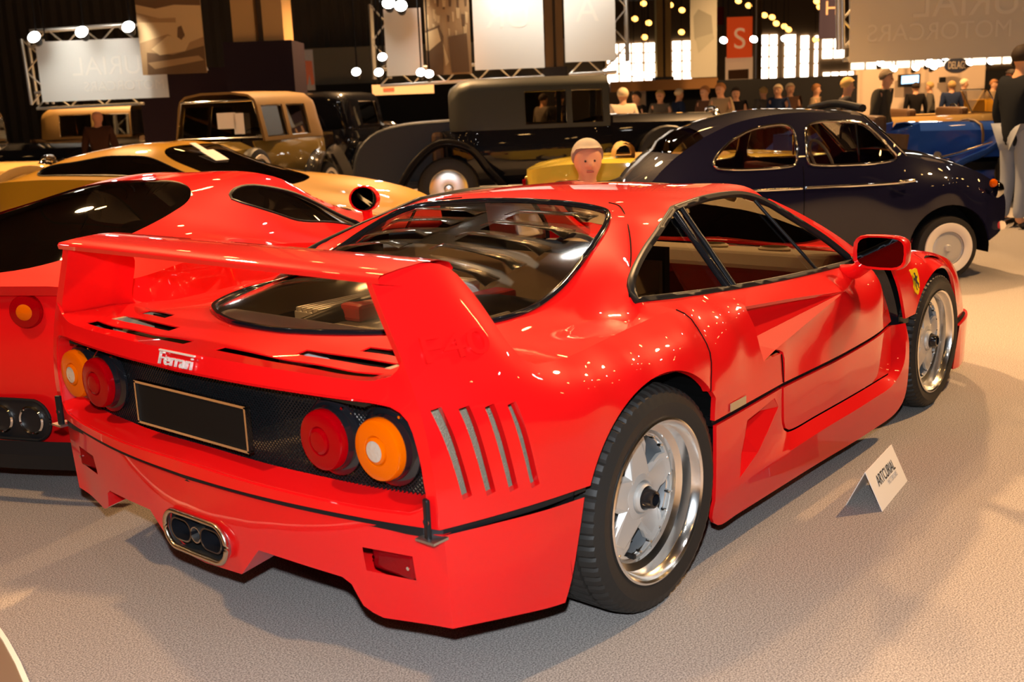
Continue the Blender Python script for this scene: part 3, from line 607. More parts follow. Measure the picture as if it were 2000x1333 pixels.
# --- chassis plate by the arch
bm = bmesh.new()
for k, (m_, t_) in enumerate((('chrome', 0),)):
    box(bm, (.447, -.974, .513), (.11, .003, .026), Matrix.Rotation(.05, 3, 'Z'))
bm_obj('maker_plate', bm, mat('plate_brass', (.55, .48, .35), .3, .8), F)
# --- clear engine cover with louvres
LX = glass('clear_lexan', (.95, .91, .83), .17, .10)
rows_x = [.46, .33, .20, .07, -.06, -.19]
lv = []
for x in rows_x:
    lv.append([(x-.048, .075), (x-.048, .42), (x+.03, .40), (x+.03, .075)])
bm = bmesh.new(); center = cr([(-.615, 0, .85), (-.4, 0, .905), (-.1, 0, .965), (.2, 0, 1.025), (.45, 0, 1.068), (.64, 0, 1.096)])
V, T, frw = patch([rw_edge, center], 'z', [(.3, .3, 1.032), (0, .3, .968), (-.3, .25, .913), (0, .45, .935)], [densify(h, .05) for h in lv], .04, (0, 0, 1), True); V[:, 2] -= .004; emit(bm, V, T)
o = bm_obj('engine_cover', bm, LX, F, 50, 1e-4)
for sg in (-1, 1):
    for x in rows_x:
        def zz(xx, ss): return frw(np.array([[xx, ss]]))[0]
        bm = bmesh.new(); S_ = np.linspace(.07, .425, 8)
        top = [(x+.035, sg*s, zz(x+.035, s)) for s in S_]; lipp = [(x-.035, sg*s, zz(x-.035, s)+(.020 if 0 < i < 7 else .004)) for i, s in enumerate(S_)]; mid = [(x, sg*s, zz(x, s)+(.015 if 0 < i < 7 else .004)) for i, s in enumerate(S_)]
        grid(bm, [top, mid, lipp]); q = bm_obj('louvre', bm, LX, o, 40); solidify(q, .004)
bm = bmesh.new()
tube(bm, [(p[0], -p[1], p[2]+.002) for p in rw_edge]+[(p[0], p[1], p[2]+.002) for p in rw_edge[::-1][1:-1]], .011, 6, True)
bm_obj('cover_seal', bm, 'blackgloss', F, 60)
# panel gaps on the sail and at the quarter
sp = np.array([onsurf(*p, ftop) for p in ((1189, 396), (1205, 400), (1216, 411), (1228, 450), (1232, 500), (1227, 555), (1229, 580))])
for sg in (-1, 1):
    for P in (cr(sp, .02), seam, cr([(.80, .953, .50), (.793, .953, .56), (.78, .955, .60)])):
        bm = bmesh.new(); tube(bm, [(p[0], sg*(p[1]+.0008), p[2]) for p in P], .0022, 5); bm_obj('panel_gap', bm, 'dark', F)
# --- engine bay and cabin seen through the glazing
EN = empty('engine', (0, 0, 0)); EN.parent = F
bm = bmesh.new(); box(bm, (-.60, -.30, .72), (.14, .34, .10), Matrix.Rotation(.3, 3, 'X')); o = bm_obj('heat_shield', bm, mat('foil_blanket', (.85, .83, .78), .5, .2, bump=(160, .4, .004)), EN); bevel(o, .03)
bm = bmesh.new(); lathe(bm, [(0, -.42), (.10, -.42), (.125, -.39), (.125, .39), (.10, .42), (0, .42)], 32, Matrix.Translation((-.43, 0, .712))); bm_obj('silencer', bm, mat('foil_blanket', (.85, .83, .78), .5, .2, bump=(160, .4, .004)), EN, 40)
for sg in (-1, 1):
  bm = bmesh.new(); lathe(bm, [(0, sg*.43), (.085, sg*.43), (.085, sg*.41)], 24, Matrix.Translation((-.43, 0, .712))); bm_obj('silencer_end', bm, mat('brown_steel', (.22, .16, .10), .5, .5), EN, 40)
for sg in (-1, 1):
    bm = bmesh.new(); box(bm, (.12, sg*.36, .74), (.42, .26, .05))
    for k in range(9): box(bm, (.12, sg*(.25+k*.028), .772), (.42, .012, .016))
    o = bm_obj('intercooler', bm, mat('cast_alloy', (.72, .69, .62), .45, .3), EN); bevel(o, .004)
    bm = bmesh.new(); tube(bm, cr([(.3, sg*.33, .77), (.2, sg*.2, .80), (-.1, sg*.16, .80), (-.22, sg*.3, .74)], .05), .035, 12); bm_obj('intake_hose', bm, 'black', EN, 60)
bm = bmesh.new(); box(bm, (.08, 0, .66), (.62, .36, .22)); o = bm_obj('block', bm, mat('engine_dark', (.20, .18, .15), .5, .3), EN); bevel(o, .02)
for sg in (-1, 1):
  bm = bmesh.new(); box(bm, (.10, sg*.13, .80), (.5, .10, .06))
  o = bm_obj('cam_cover', bm, mat('engine_red', (.4, .02, .015), .4), EN); bevel(o, .015)
bm = bmesh.new(); box(bm, (.1, 0, .83), (.4, .12, .07)); o = bm_obj('plenum', bm, mat('cast_alloy', (.72, .69, .62), .45, .3), EN); bevel(o, .02)
bm = bmesh.new(); box(bm, (-.12, 0, .40), (1.3, 1.2, .02)); box(bm, (.52, 0, .66), (.02, 1.3, .54)); 
for sg in (-1, 1): box(bm, (-.1, sg*.63, .62), (1.2, .02, .42))
bm_obj('engine_bay', bm, mat('bay_brown', (.26, .20, .13), .7), F)
CB = empty('cabin', (0, 0, 0)); CB.parent = F
bm = bmesh.new(); box(bm, (1.2, 0, .22), (1.4, 1.6, .03)); box(bm, (.56, 0, .66), (.03, 1.3, .62)); o = bm_obj('cabin_tub', bm, mat('cabin_black', (.02, .02, .02), .8), CB)
bm = bmesh.new(); prism(bm, [(1.62, .50), (1.58, .74), (1.66, .80), (1.98, .77), (2.0, .5)], 'y', -.74, .74); o = bm_obj('dashboard', bm, mat('grey_felt', (.36, .32, .25), .9, bump=(300, .3, .002)), CB); bevel(o, .02)
for y in (-.42, -.12, .4):
    bm = bmesh.new(); lathe(bm, [(0, 0), (.07, 0), (.075, -.012), (.06, -.02)], 28, Matrix.Translation((1.80, y, .785)) @ Matrix.Rotation(-math.pi/2, 4, 'X') @ Matrix.Diagonal((.7, 1, 1, 1))); bm_obj('dash_vent', bm, mat('grey_felt_light', (.50, .46, .36), .8), CB, 40)
for sg in (-1, 1):
    e = empty('seat', (0, 0, 0)); e.parent = CB
    bm = bmesh.new(); rows = []
    for t_ in np.linspace(0, 1, 12):
        w = .24*(1-.35*max(0, t_-.6)/.4); x = .98-.25*t_; z = .36+.52*t_
        rows.append([(x+.07*abs(k)**2-.03, sg*.38+w*k, z-.0*abs(k)) for k in np.linspace(-1, 1, 11)])
    grid(bm, rows); o = bm_obj('backrest', bm, mat('seat_red', (.5, .03, .02), .8), e, 60); solidify(o, .08); 
    bm = bmesh.new(); box(bm, (1.2, sg*.38, .33), (.5, .46, .10)); o = bm_obj('seat_cushion', bm, mat('seat_red', (.5, .03, .02), .8), e); bevel(o, .03)
bm = bmesh.new(); tube(bm, [(1.50-.06*math.sin(a), .38+.17*math.cos(a), .70+.16*math.sin(a)) for a in np.linspace(0, 2*math.pi, 28, endpoint=False)], .013, 8, True); bm_obj('steering_wheel', bm, 'black', CB, 60)
# floor pan so that no light leaks under the body
bm = bmesh.new(); box(bm, (.95, 0, .16), (2.1, 1.7, .02)); box(bm, (-.38, 0, .34), (.55, 1.0, .02)); box(bm, (2.8, 0, .16), (1.0, 1.1, .02)); bm_obj('floor_pan', bm, 'dark', F)
# ================================================================== the hall. view frame: u to the right, d ahead of the photographer, z up
FH = np.array([math.cos(YAW), math.sin(YAW), 0]); RH = np.array([math.sin(YAW), -math.cos(YAW), 0]); RZ = YAW-math.pi/2
def G(u, d, z=0): return tuple(np.array([CAM[0], CAM[1], 0])+RH*u+FH*d+np.array([0, 0, z]))
def UV(px, py, d):
    """pixel met with the upright plane d metres ahead: sideways offset u and height z"""
    v = (px-1000)/FPX*AR - (py-666.5)/FPX*AU + AF; t = d/(v@FH); q = CAM+t*v
    return (q-CAM)@RH, q[2]
def struct(name, bm, m, smooth=None): return tag(bm_obj(name, bm, m, None, smooth), kind='structure')
# carpet: short pile, mottled
cm = mat('carpet', (.47, .425, .395), .95, var=(210, (.18, .165, .155)), bump=(700, .3, .003), spec=.1)
bm = bmesh.new(); grid(bm, [[(-30, -40, 0), (110, -40, 0)], [(-30, 110, 0), (110, 110, 0)]]); struct('floor', bm, cm)
bm = bmesh.new(); grid(bm, [[(-30, -40, 8.2), (110, -40, 8.2)], [(-30, 110, 8.2), (110, 110, 8.2)]]); struct('ceiling', bm, mat('ceiling_dark', (.035, .024, .014), .8))
wallm = mat('hall_wall', (.05, .04, .028), .8)
def vbox(name, u0, u1, d0, d1, z0, z1, m, **k):
    bm = bmesh.new(); box(bm, ((u0+u1)/2, (d0+d1)/2, (z0+z1)/2), (u1-u0, d1-d0, z1-z0)); o = bm_obj(name, bm, m); o.location = G(0, 0); o.rotation_euler = (0, 0, RZ); return o
# ribbed dark wall behind the stand on the left
bm = bmesh.new(); rows = [[], []]
for i in range(244):
    u = -34+i*.15; dd = 31.2+(.05 if i % 2 else 0)
    rows[0].append((u, dd, 0)); rows[1].append((u, dd, 8.2))
grid(bm, rows); o = struct('wall_back', bm, wallm); o.location = G(0, 0); o.rotation_euler = (0, 0, RZ)
tag(vbox('wall_left', -34.3, -34, -25, 32, 0, 8.2, wallm), kind='structure')
tag(vbox('wall_right', 46, 46.3, -25, 78, 0, 8.2, mat('hall_wall_warm', (.16, .11, .06), .8)), kind='structure')
tag(vbox('wall_rear', -34, 46, -25.3, -25, 0, 8.2, wallm), kind='structure')
tag(vbox('wall_far', 3, 46, 77, 77.3, 0, 8.2, wallm), kind='structure')
# bright glazed facade at the far end: one lit pane per bay, held by dark bars
dF = 74
pane = emis('daylight_pane', (1, .86, .72), 5.0)
panes = []
def bay(px0, px1, py0, py1, n, rows_=3, m=pane):
    u0, z0 = UV(px0, py1, dF); u1, z1 = UV(px1, py0, dF)
    for i in range(n):
        for j in range(rows_):
            w, h = (u1-u0)/n, (z1-z0)/rows_
            panes.append((u0+i*w+.07, u0+(i+1)*w-.07, z0+j*h+.05, z0+(j+1)*h-.05, m))
for a in ((1185, 1282, 82, 165, 4, 4), (1312, 1352, 78, 160, 2, 4), (1484, 1520, 66, 155, 2, 4), (1530, 1556, 66, 153, 1, 4), (1561, 1582, 68, 152, 1, 3), (1588, 1600, 68, 152, 1, 3), (1604, 1651, 74, 116, 2, 2), (1606, 1672, 138, 150, 4, 1)): bay(*a)
for a in ((1660, 1990, 60, 138, 11, 4),): bay(*a, m=emis('daylight_pane_dim', (1, .80, .58), 2.4))
for k, (a, b, c, d_, m_) in enumerate(panes):
    o = vbox('window_%d' % (k+1), a, b, dF-.03, dF+.03, c, d_, m_); tag(o, kind='structure')
tag(vbox('trim_1', UV(1180, 0, dF)[0], 40, dF+.06, dF+.5, 0, 8.2, mat('facade_frame', (.30, .17, .07), .7)), kind='structure')
# columns
def column(px0, px1, py1, d, label, m, base=None, grp=None):
    u0, z0 = UV(px0, py1, d); u1, _ = UV(px1, py1, d); e = empty('column', G((u0+u1)/2, d), RZ, label, 'column', grp); w = u1-u0
    bm = bmesh.new(); box(bm, (-.28*w, 0, (z0+8.2)/2), (.44*w, w, 8.2-z0)); bm_obj('flange', bm, m, e)
    bm = bmesh.new(); box(bm, (.30*w, 0, (z0+8.2)/2), (.40*w, w, 8.2-z0)); bm_obj('flange', bm, m, e)
    bm = bmesh.new(); box(bm, (.02*w, .1*w, (z0+8.2)/2), (.2*w, .6*w, 8.2-z0)); bm_obj('web', bm, mat('column_web', (.10, .065, .035), .7), e)
    bm = bmesh.new(); box(bm, (0, 0, z0/2), (w*1.35, w*1.35, z0)); bm_obj('plinth', bm, base or mat('plinth_black', (.012, .010, .014), .6), e); return e
beige = mat('column_beige', (.50, .30, .12), .7)
column(468, 565, 86, 22, 'tan steel column rising from a tall dark plinth behind the olive car', beige, mat('plinth_plum', (.022, .014, .022), .9, spec=.1))
column(1066, 1100, 132, 24, 'brown steel column between two white hanging screens', mat('column_brown', (.16, .09, .035), .7))
column(1281, 1309, 151, 40, 'tall yellow column between the grey banner and the glazed wall', mat('column_yellow', (.62, .38, .12), .7))
column(1476, 1486, 160, 60, 'thin far column beside the red letter banner', mat('column_yellow', (.62, .38, .12), .7))
# dark fabric-covered partitions
def part_(name, px0, px1, py0, py1, d, th, m, label, cat, ground=True, grp=None):
    u0, z1 = UV(px0, py0, d); u1, z0 = UV(px1, py1, d); z0 = 0 if ground else z0
    bm = bmesh.new(); box(bm, (0, th/2, (z0+z1)/2), (u1-u0, th, z1-z0)); o = bm_obj(name, bm, m); o.location = G((u0+u1)/2, d); o.rotation_euler = (0, 0, RZ); tag(o, label, cat, grp); return o
part_('partition', 268, 452, 138, 200, 23, .4, mat('plinth_plum', (.022, .014, .022), .9, spec=.1), 'low dark plum partition under the sepia boat banner', 'partition')
part_('partition', 575, 1062, 168, 260, 30, .1, mat('drape_black', (.006, .005, .005), .9), 'black drape along the wall behind the vintage cars', 'drape')
part_('partition', 1402, 1672, 157, 260, 26, .1, mat('drape_black', (.006, .005, .005), .9), 'black drape below the glazed wall behind the woman', 'drape')
part_('partition', 1922, 2100, 138, 260, 30, .1, mat('drape_black', (.006, .005, .005), .9), 'black drape to the right of the pale booth wall', 'drape')
part_('booth_wall', 1672, 1918, 137, 260, 28, .2, mat('booth_beige', (.62, .48, .36), .7), 'pale beige booth wall carrying a television and an oval sign', 'wall panel')
part_('booth_fascia', 1192, 1402, 160, 172, 36, .2, mat('fascia_orange', (.55, .26, .08), .7), 'orange fascia strip of a far booth behind the limousine bonnet', 'sign', False)
part_('booth_wall', 1236, 1262, 173, 260, 36.3, .1, mat('booth_beige', (.62, .48, .36), .7), 'narrow beige panel of the far booth under the orange fascia', 'wall panel')
part_('partition', 1262, 1402, 173, 260, 37, .1, mat('drape_black', (.006, .005, .005), .9), 'black drape of the far booth under the orange fascia', 'drape')
part_('wall_cladding', 575, 1180, 96, 172, 30.4, .1, mat('clad_grey', (.16, .14, .10), .7), 'grey metal cladding strip on the dark wall', 'wall panel')
# printed banners and screens
def flat(name, px0, py0, px1, py1, d, m, label, cat, th=.03):
    hang = name in ('letter_banner', 'photo_banner', 'hanging_screen', 'framed_sign', 'sign_board')
    u0, z1 = UV(px0, py0, d); u1, z0 = UV(px1, py1, d); e = empty(name, G((u0+u1)/2, d), RZ, label, cat)
    bm = bmesh.new(); box(bm, (0, th/2, (z0+z1)/2), (u1-u0, th, z1-z0)); bm_obj('sheet', bm, m, e)
    if hang:
        for sx in (-.42, .42): bm = bmesh.new(); tube(bm, [(sx*(u1-u0), th/2, z1-.02), (sx*(u1-u0), th/2, 8.2)], .012, 5); bm_obj('cord', bm, 'black', e)
    e['_w'] = u1-u0; e['_z'] = (z0+z1)/2; e['_h'] = z1-z0
    return e
def shape(e, nm, pts, m, k=1):
    """flat printed shape, points in 0..1 of the sheet"""
    w, h, z = e['_w'], e['_h'], e['_z']; bm = bmesh.new(); bm.faces.new([bm.verts.new(((x-.5)*w, -.004*k, z+(.5-y)*h)) for x, y in pts]); bmesh.ops.triangulate(bm, faces=bm.faces); bm_obj(nm, bm, m, e)
def text_on(e, s, size, x, y, m, mirror=False, nm='lettering'):
    t = text_mesh(nm, s, size, .002, m, e); w, h, z = e['_w'], e['_h'], e['_z']
    t.matrix_local = Matrix.Translation(((x-.5)*w, -.006, z+(.5-y)*h)) @ Matrix.Rotation(math.pi/2, 4, 'X') @ Matrix.Diagonal((-1 if mirror else 1, 1, 1, 1)); return t
def lamp_head(px, py, d, label, col=(1, .96, .9), st=60, r=.11, grp='spotlights on the trusses', rod=True):
    u, z = UV(px, py, d); e = empty('spotlight', G(u, d, z), RZ, label, 'spotlight', grp)
    bm = bmesh.new(); lathe(bm, [(0, .18), (r*.6, .18), (r, .02), (r, -.02)], 16, Matrix.Rotation(-.5, 4, 'X')); bm_obj('housing', bm, 'black', e, 40)
    if rod: bm = bmesh.new(); tube(bm, [(0, .1, 0), (0, .1, 8.2-z)], .012, 4); bm_obj('drop_rod', bm, 'black', e)
    bm = bmesh.new(); lathe(bm, [(r*.97, -.01), (r*.6, -.03), (0, -.035)], 16, Matrix.Rotation(-.5, 4, 'X')); bm_obj('bulb', bm, emis('spot_white' if col[2] > .6 else 'spot_amber', col, st), e, 40)
def truss(name, px0, py0, px1, py1, d, label, horizontal=True, t=.28):
    (u0, z0), (u1, z1) = UV(px0, py0, d), UV(px1, py1, d); e = empty(name, G(0, d), RZ, label, 'truss')
    a, b = Vector((u0, 0, z0)), Vector((u1, 0, z1)); L_ = (b-a).length; n = max(2, int(L_/t)); ax = (b-a).normalized(); up = Vector((0, 0, 1)) if horizontal else Vector((1, 0, 0))
    for o1 in (up*t/2, -up*t/2):
        for o2 in (Vector((0, 0, 0)), Vector((0, t, 0))):
            bm = bmesh.new(); tube(bm, [a+o1+o2, b+o1+o2], .03, 6); bm_obj('chord', bm, mat('truss_alu', (.62, .60, .55), .35, .8), e, 60)
    for i in range(n):
        bm = bmesh.new(); p, q = a+ax*(L_*i/n), a+ax*(L_*(i+1)/n); s_ = 1 if i % 2 else -1; tube(bm, [p+up*t/2*s_, q-up*t/2*s_], .016, 5); bm_obj('brace', bm, mat('truss_alu', (.62, .60, .55), .35, .8), e, 60)
def screen_light(px, py, d, tpx, tpy, w=32):
    u, z = UV(px, py, d-.9); tu, tz = UV(tpx, tpy, d); lamp('screen_light', 'SPOT', G(u, d-.9, z), G(tu, d, tz), w, (1, .95, .85), .08, 110, .7)
for a in ((67, 66, 20, 110, 130), (160, 56, 20, 190, 125), (251, 46, 20, 250, 120), (783, 2, 20, 790, 70), (960, -50, 20, 965, 50), (1030, -50, 20, 1030, 50), (1150, -50, 20, 1150, 40)): screen_light(*a)  # spots without a lamp head are unseen, added to brighten the middle screens
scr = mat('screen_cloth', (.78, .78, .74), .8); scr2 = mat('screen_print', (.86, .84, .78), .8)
sL = flat('hanging_screen', 68, 82, 330, 190, 20, scr, 'white hanging screen at the dark ribbed wall, mirrored lettering', 'screen')
text_on(sL, 'ARTCURIAL', .46, .80, .45, scr2, True); text_on(sL, 'MOTORCARS', .24, .66, .78, scr2, True)
truss('truss', 57, 76, 77, 204, 20.1, 'upright truss at the left edge of the white screen on the ribbed wall', False); truss('truss', 70, 197, 270, 187, 20.1, 'truss under the white screen on the ribbed wall'); truss('truss', 60, 76, 262, 62, 20.1, 'truss above the white screen on the ribbed wall')
sM = flat('hanging_screen', 748, 18, 828, 146, 20, scr, 'narrow white hanging screen left of the sepia car banner', 'screen')
sM2 = flat('hanging_screen', 920, -40, 1064, 132, 20, scr, 'wide white hanging screen right of the sepia car banner', 'screen'); text_on(sM2, 'UR', .62, .5, .42, scr2, True)
sM3 = flat('hanging_screen', 1100, -40, 1203, 118, 20, scr, 'white hanging screen right of the brown column', 'screen'); text_on(sM3, 'A', .62, .45, .38, scr2, True)
truss('truss', 737, 8, 745, 154, 20.1, 'upright truss left of the narrow white screen', False); truss('truss', 742, 152, 1062, 134, 20.1, 'truss under the sepia car banner'); truss('truss', 1208, -20, 1212, 120, 20.1, 'upright truss right of the white screens', False); truss('truss', 1112, 130, 1205, 124, 20.1, 'short truss under the white screen by the brown column')
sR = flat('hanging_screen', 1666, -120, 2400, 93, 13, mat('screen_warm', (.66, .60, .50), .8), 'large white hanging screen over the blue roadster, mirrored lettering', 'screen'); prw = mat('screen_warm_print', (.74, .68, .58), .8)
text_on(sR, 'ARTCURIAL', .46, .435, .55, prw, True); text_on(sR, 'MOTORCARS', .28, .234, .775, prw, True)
truss('truss', 1658, -20, 1659, 96, 13.1, 'upright truss at the edge of the large screen', False, .16); truss('truss', 1655, 102, 2100, 78, 13.1, 'truss under the large screen', True, .16)
sep, sepd, sepl = mat('sepia_mid', (.42, .25, .11), .7), mat('sepia_dark', (.16, .085, .035), .7), mat('sepia_light', (.66, .45, .22), .7)
b = flat('photo_banner', 262, -10, 404, 142, 19.6, sep, 'sepia photo banner of a speedboat with a pilot', 'banner')
shape(b, 'print_sky', [(0, .05), (1, .08), (1, .55), (.75, .62), (.45, .5), (0, .6)], sepl); shape(b, 'print_trees', [(0, .02), (1, .03), (1, .16), (.6, .14), (.3, .18), (0, .12)], sepd, 2)
shape(b, 'print_shore', [(0, .22), (.35, .3), (.6, .3), (.6, .36), (0, .34)], sep, 2); shape(b, 'print_hull', [(.18, .68), (.45, .52), (.82, .56), (.7, .72), (.3, .76)], sepl, 3); shape(b, 'print_wake', [(.1, .72), (.5, .76), (1, .66), (1, 1), (.08, 1)], sepd, 2); shape(b, 'print_pilot', [(.62, .42), (.68, .40), (.72, .52), (.66, .58), (.6, .54)], sepd, 4)
shape(b, 'print_foam', [(.1, .85), (.9, .78), (.98, .84), (.2, .93)], sep, 3)
b = flat('photo_banner', 826, -20, 922, 144, 19.6, sep, 'sepia photo banner of an early car before a crowd', 'banner')
random.seed(4)
for i in range(26):
    x, y = random.uniform(.02, .9), random.uniform(.02, .5); w_, h_ = random.uniform(.04, .09), random.uniform(.08, .16); shape(b, 'print_figure', [(x, y), (x+w_, y+.01), (x+w_*.8, y+h_), (x+.01, y+h_)], random.choice((sepl, sepd, sepd)), 1+i*.1)
shape(b, 'print_bonnet', [(0, .48), (.3, .42), (.4, .55), (.36, 1), (0, 1)], sepd, 5); shape(b, 'print_bonnet_top', [(0, .5), (.28, .45), (.34, .6), (.05, .72), (0, .7)], sepl, 6); shape(b, 'print_radiator', [(.5, .56), (.92, .52), (.95, .98), (.55, .98)], sepd, 5); shape(b, 'print_wing', [(.38, .62), (.5, .85), (.42, .9)], sepl, 6)
gb = flat('photo_banner', 1348, -20, 1400, 150, 30, mat('banner_grey', (.52, .50, .42), .8), 'narrow grey banner with a sketched vintage car', 'banner')
gd = mat('banner_grey_dark', (.33, .32, .27), .8)
shape(gb, 'print_body', [(.12, .3), (.3, .22), (.8, .3), (.85, .5), (.3, .62), (.15, .55)], gd); shape(gb, 'print_wing', [(.2, .55), (.85, .5), (.9, .56), (.3, .72)], mat('banner_grey_mid', (.42, .41, .34), .8), 2)
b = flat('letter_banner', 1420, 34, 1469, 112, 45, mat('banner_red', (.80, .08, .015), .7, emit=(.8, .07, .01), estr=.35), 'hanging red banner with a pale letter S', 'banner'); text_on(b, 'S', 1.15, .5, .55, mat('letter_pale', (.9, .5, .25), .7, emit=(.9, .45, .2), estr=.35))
b = flat('letter_banner', 1602, -30, 1646, 74, 30, mat('banner_blue', (.05, .035, .07), .7), 'dark blue banner with a pale letter H', 'banner'); text_on(b, 'H', .52, .5, .45, mat('letter_pale', (.9, .5, .25), .7))
b = flat('letter_banner', 1398, 14, 1414, 48, 50, mat('banner_red_dark', (.35, .02, .01), .7), 'small dark red banner half behind the grey one', 'banner')
b = flat('poster', 583, 98, 616, 176, 25, mat('poster_grey', (.35, .33, .33), .7), 'grey and red poster right of the dark plinth', 'poster'); shape(b, 'print_arch', [(.05, .25), (.9, .28), (.98, .85), (.75, .88), (.65, .6), (.5, .85), (.1, .98)], mat('poster_red', (.6, .16, .08), .7))
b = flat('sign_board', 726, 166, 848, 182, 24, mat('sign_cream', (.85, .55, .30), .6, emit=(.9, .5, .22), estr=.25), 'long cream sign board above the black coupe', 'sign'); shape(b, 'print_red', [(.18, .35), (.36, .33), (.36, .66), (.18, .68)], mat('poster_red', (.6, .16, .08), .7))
# fluorescent strip luminaires and round signs above the right-hand aisle
for px, py, d in ((1413, 79, 44), (1472, 77, 44), (1532, 76, 50)): lamp_head(px, py, d, 'white strip spotlight on the letter banner frame', st=25, r=.15, grp='white lamps over the far aisle')
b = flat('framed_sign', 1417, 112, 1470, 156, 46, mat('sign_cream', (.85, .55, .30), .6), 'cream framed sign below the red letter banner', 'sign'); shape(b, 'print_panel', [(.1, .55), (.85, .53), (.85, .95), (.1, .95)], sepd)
# television and oval sign on the booth
b = flat('television', 1757, 146, 1797, 169, 27.7, 'black', 'wall television with a bright blue picture', 'television', .12); shape(b, 'screen', [(.1, .12), (.92, .08), (.92, .7), (.1, .75)], emis('tv_blue', (.35, .62, 1), 3), 1)
u, z = UV(1868, 128, 27.4); e = empty('oval_sign', G(u, 27.4), RZ, 'dark oval sign with pale lettering above the booth wall', 'sign')
bm = bmesh.new(); lathe(bm, [(0, -.05), (.33, -.05), (.36, 0), (.33, .05), (0, .05)], 40, Matrix.Translation((0, 0, z)) @ Matrix.Diagonal((.84, 1, .52, 1))); bm_obj('oval', bm, mat('sign_navy', (.03, .035, .06), .4), e, 40)
t = text_mesh('lettering', 'DELAGE', .17, .004, mat('sign_pale', (.5, .42, .34), .5), e); t.matrix_local = Matrix.Translation((0, -.06, z)) @ Matrix.Rotation(math.pi/2, 4, 'X') @ Matrix.Diagonal((.75, 1.5, 1, 1))
for i, (px, py) in enumerate(((1750, 143), (1838, 152), (1896, 163))): 
    pass
b = flat('picture', 1835, 151, 1847, 161, 27.8, 'ink', 'small dark picture on the booth wall beside the oval sign', 'picture')
# lamps: along the screens and over the booth
for px, py in ((67, 73), (160, 63), (251, 53)): lamp_head(px, py, 19.3, 'white spotlight over the screen on the ribbed wall', st=70, grp='spotlights over the white screens')
for px, py in ((759, 7), (783, 12)): lamp_head(px, py, 19.3, 'white spotlight over the narrow screen', st=70, grp='spotlights over the white screens')
for px, py in ((696, 141), (740, 142), (747, 112), (838, 145), (822, 142)): lamp_head(px, py, 19.2, 'small white spotlight on the truss under the screen', st=60, r=.08, grp='small spotlights under the sepia banner')
for px, py in ((1720, 124), (1745, 134), (1788, 132), (1812, 99), (1815, 113), (1813, 125), (1823, 130), (1833, 124), (1845, 112), (1894, 122), (1935, 120), (1985, 117)): lamp_head(px, py, 26.5, 'white spotlight above the pale booth wall', st=70, r=.09, grp='white spotlights above the booth')
for px, py in ((1049, 133), (1025, 132), (1146, 138), (1160, 140), (1180, 140), (1120, 147), (1155, 150), (1239, 143), (1256, 147), (1267, 147)): lamp_head(px, py, 40, 'white lamp far down the aisle', st=50, r=.11, grp='white lamps far down the aisle')
for i, (px, py) in enumerate(((1257, 7), (1240, 37), (1267, 45), (1259, 73), (1309, 10), (1332, 20), (1331, 63), (1442, 2), (1462, 11), (1493, 30), (1508, 34), (1516, 46), (1532, 52), (1540, 58), (1595, 3), (1601, 14), (1593, 78), (1176, 2))): lamp_head(px, py, 62, 'amber roof lamp far down the hall', (1, .42, .08), 5, .18, 'amber roof lamps')
# roof beams down the far hall
for k in range(6):
    u0, z0 = UV(1190, 10+k*9, 60+k*2.2); bm = bmesh.new(); zz = 7.4
    tube(bm, [(2, 45+k*5, zz), (45, 45+k*5, zz)], .12, 6); o = bm_obj('roof_beam', bm, mat('beam_brown', (.12, .075, .035), .7), None, 60); o.location = G(0, 0); o.rotation_euler = (0, 0, RZ); tag(o, 'brown steel roof beam across the far hall', 'beam', 'roof beams of the far hall')
# stage lamps that light the cars, and added far ones that brighten the background: dark cans with amber glass, on a rig over the stand
for i, (l, t, e_) in enumerate(RIG):
    e = empty('stage_lamp', l, 0, 'black stage lamp with amber glass hung unseen over the cars and the background', 'stage lamp', 'stage lamps over the stand')
    q = (Vector(t)-Vector(l)).to_track_quat('-Y', 'Z').to_matrix().to_4x4()
    bm = bmesh.new(); lathe(bm, [(0, .42), (.10, .42), (.14, .3), (.17, .12)], 20, q); bm_obj('can', bm, 'black', e, 40)
    bm = bmesh.new(); tube(bm, [(0, 0, .1), (0, 0, 8.2-l[2])], .02, 6); bm_obj('drop_pole', bm, 'steel', e, 60)
# rows of small hall lamps over and behind the stand (their glints show in the paint)
AMB, WHT = emis('lamp_amber', (1, .55, .18), 45), emis('lamp_white', (1, .95, .88), 60)
random.seed(11)
for gy in range(7):
    for gxx in range(7):
        x, y = -9+gxx*3.6+(gy % 2)*1.2, -9+gy*3.6
        if abs(x+1) < .5: continue
        e = empty('hall_lamp', (x, y, 6.6), 0, 'round hall lamp hanging from the dark ceiling', 'lamp', 'hall lamps above the stand')
        bm = bmesh.new(); lathe(bm, [(.05, .16), (.13, .10), (.16, 0)], 14, Matrix.Rotation(math.pi/2, 4, 'X')); bm_obj('shade', bm, 'black', e, 40)
        bm = bmesh.new(); lathe(bm, [(0, -.02), (.10, -.01), (.15, .01)], 14, Matrix.Rotation(math.pi/2, 4, 'X')); bm_obj('bulb', bm, WHT if (gxx*3+gy) % 4 == 0 else AMB, e, 40)
        bm = bmesh.new(); tube(bm, [(0, 0, .15), (0, 0, 1.6)], .01, 5); bm_obj('cord', bm, 'black', e)
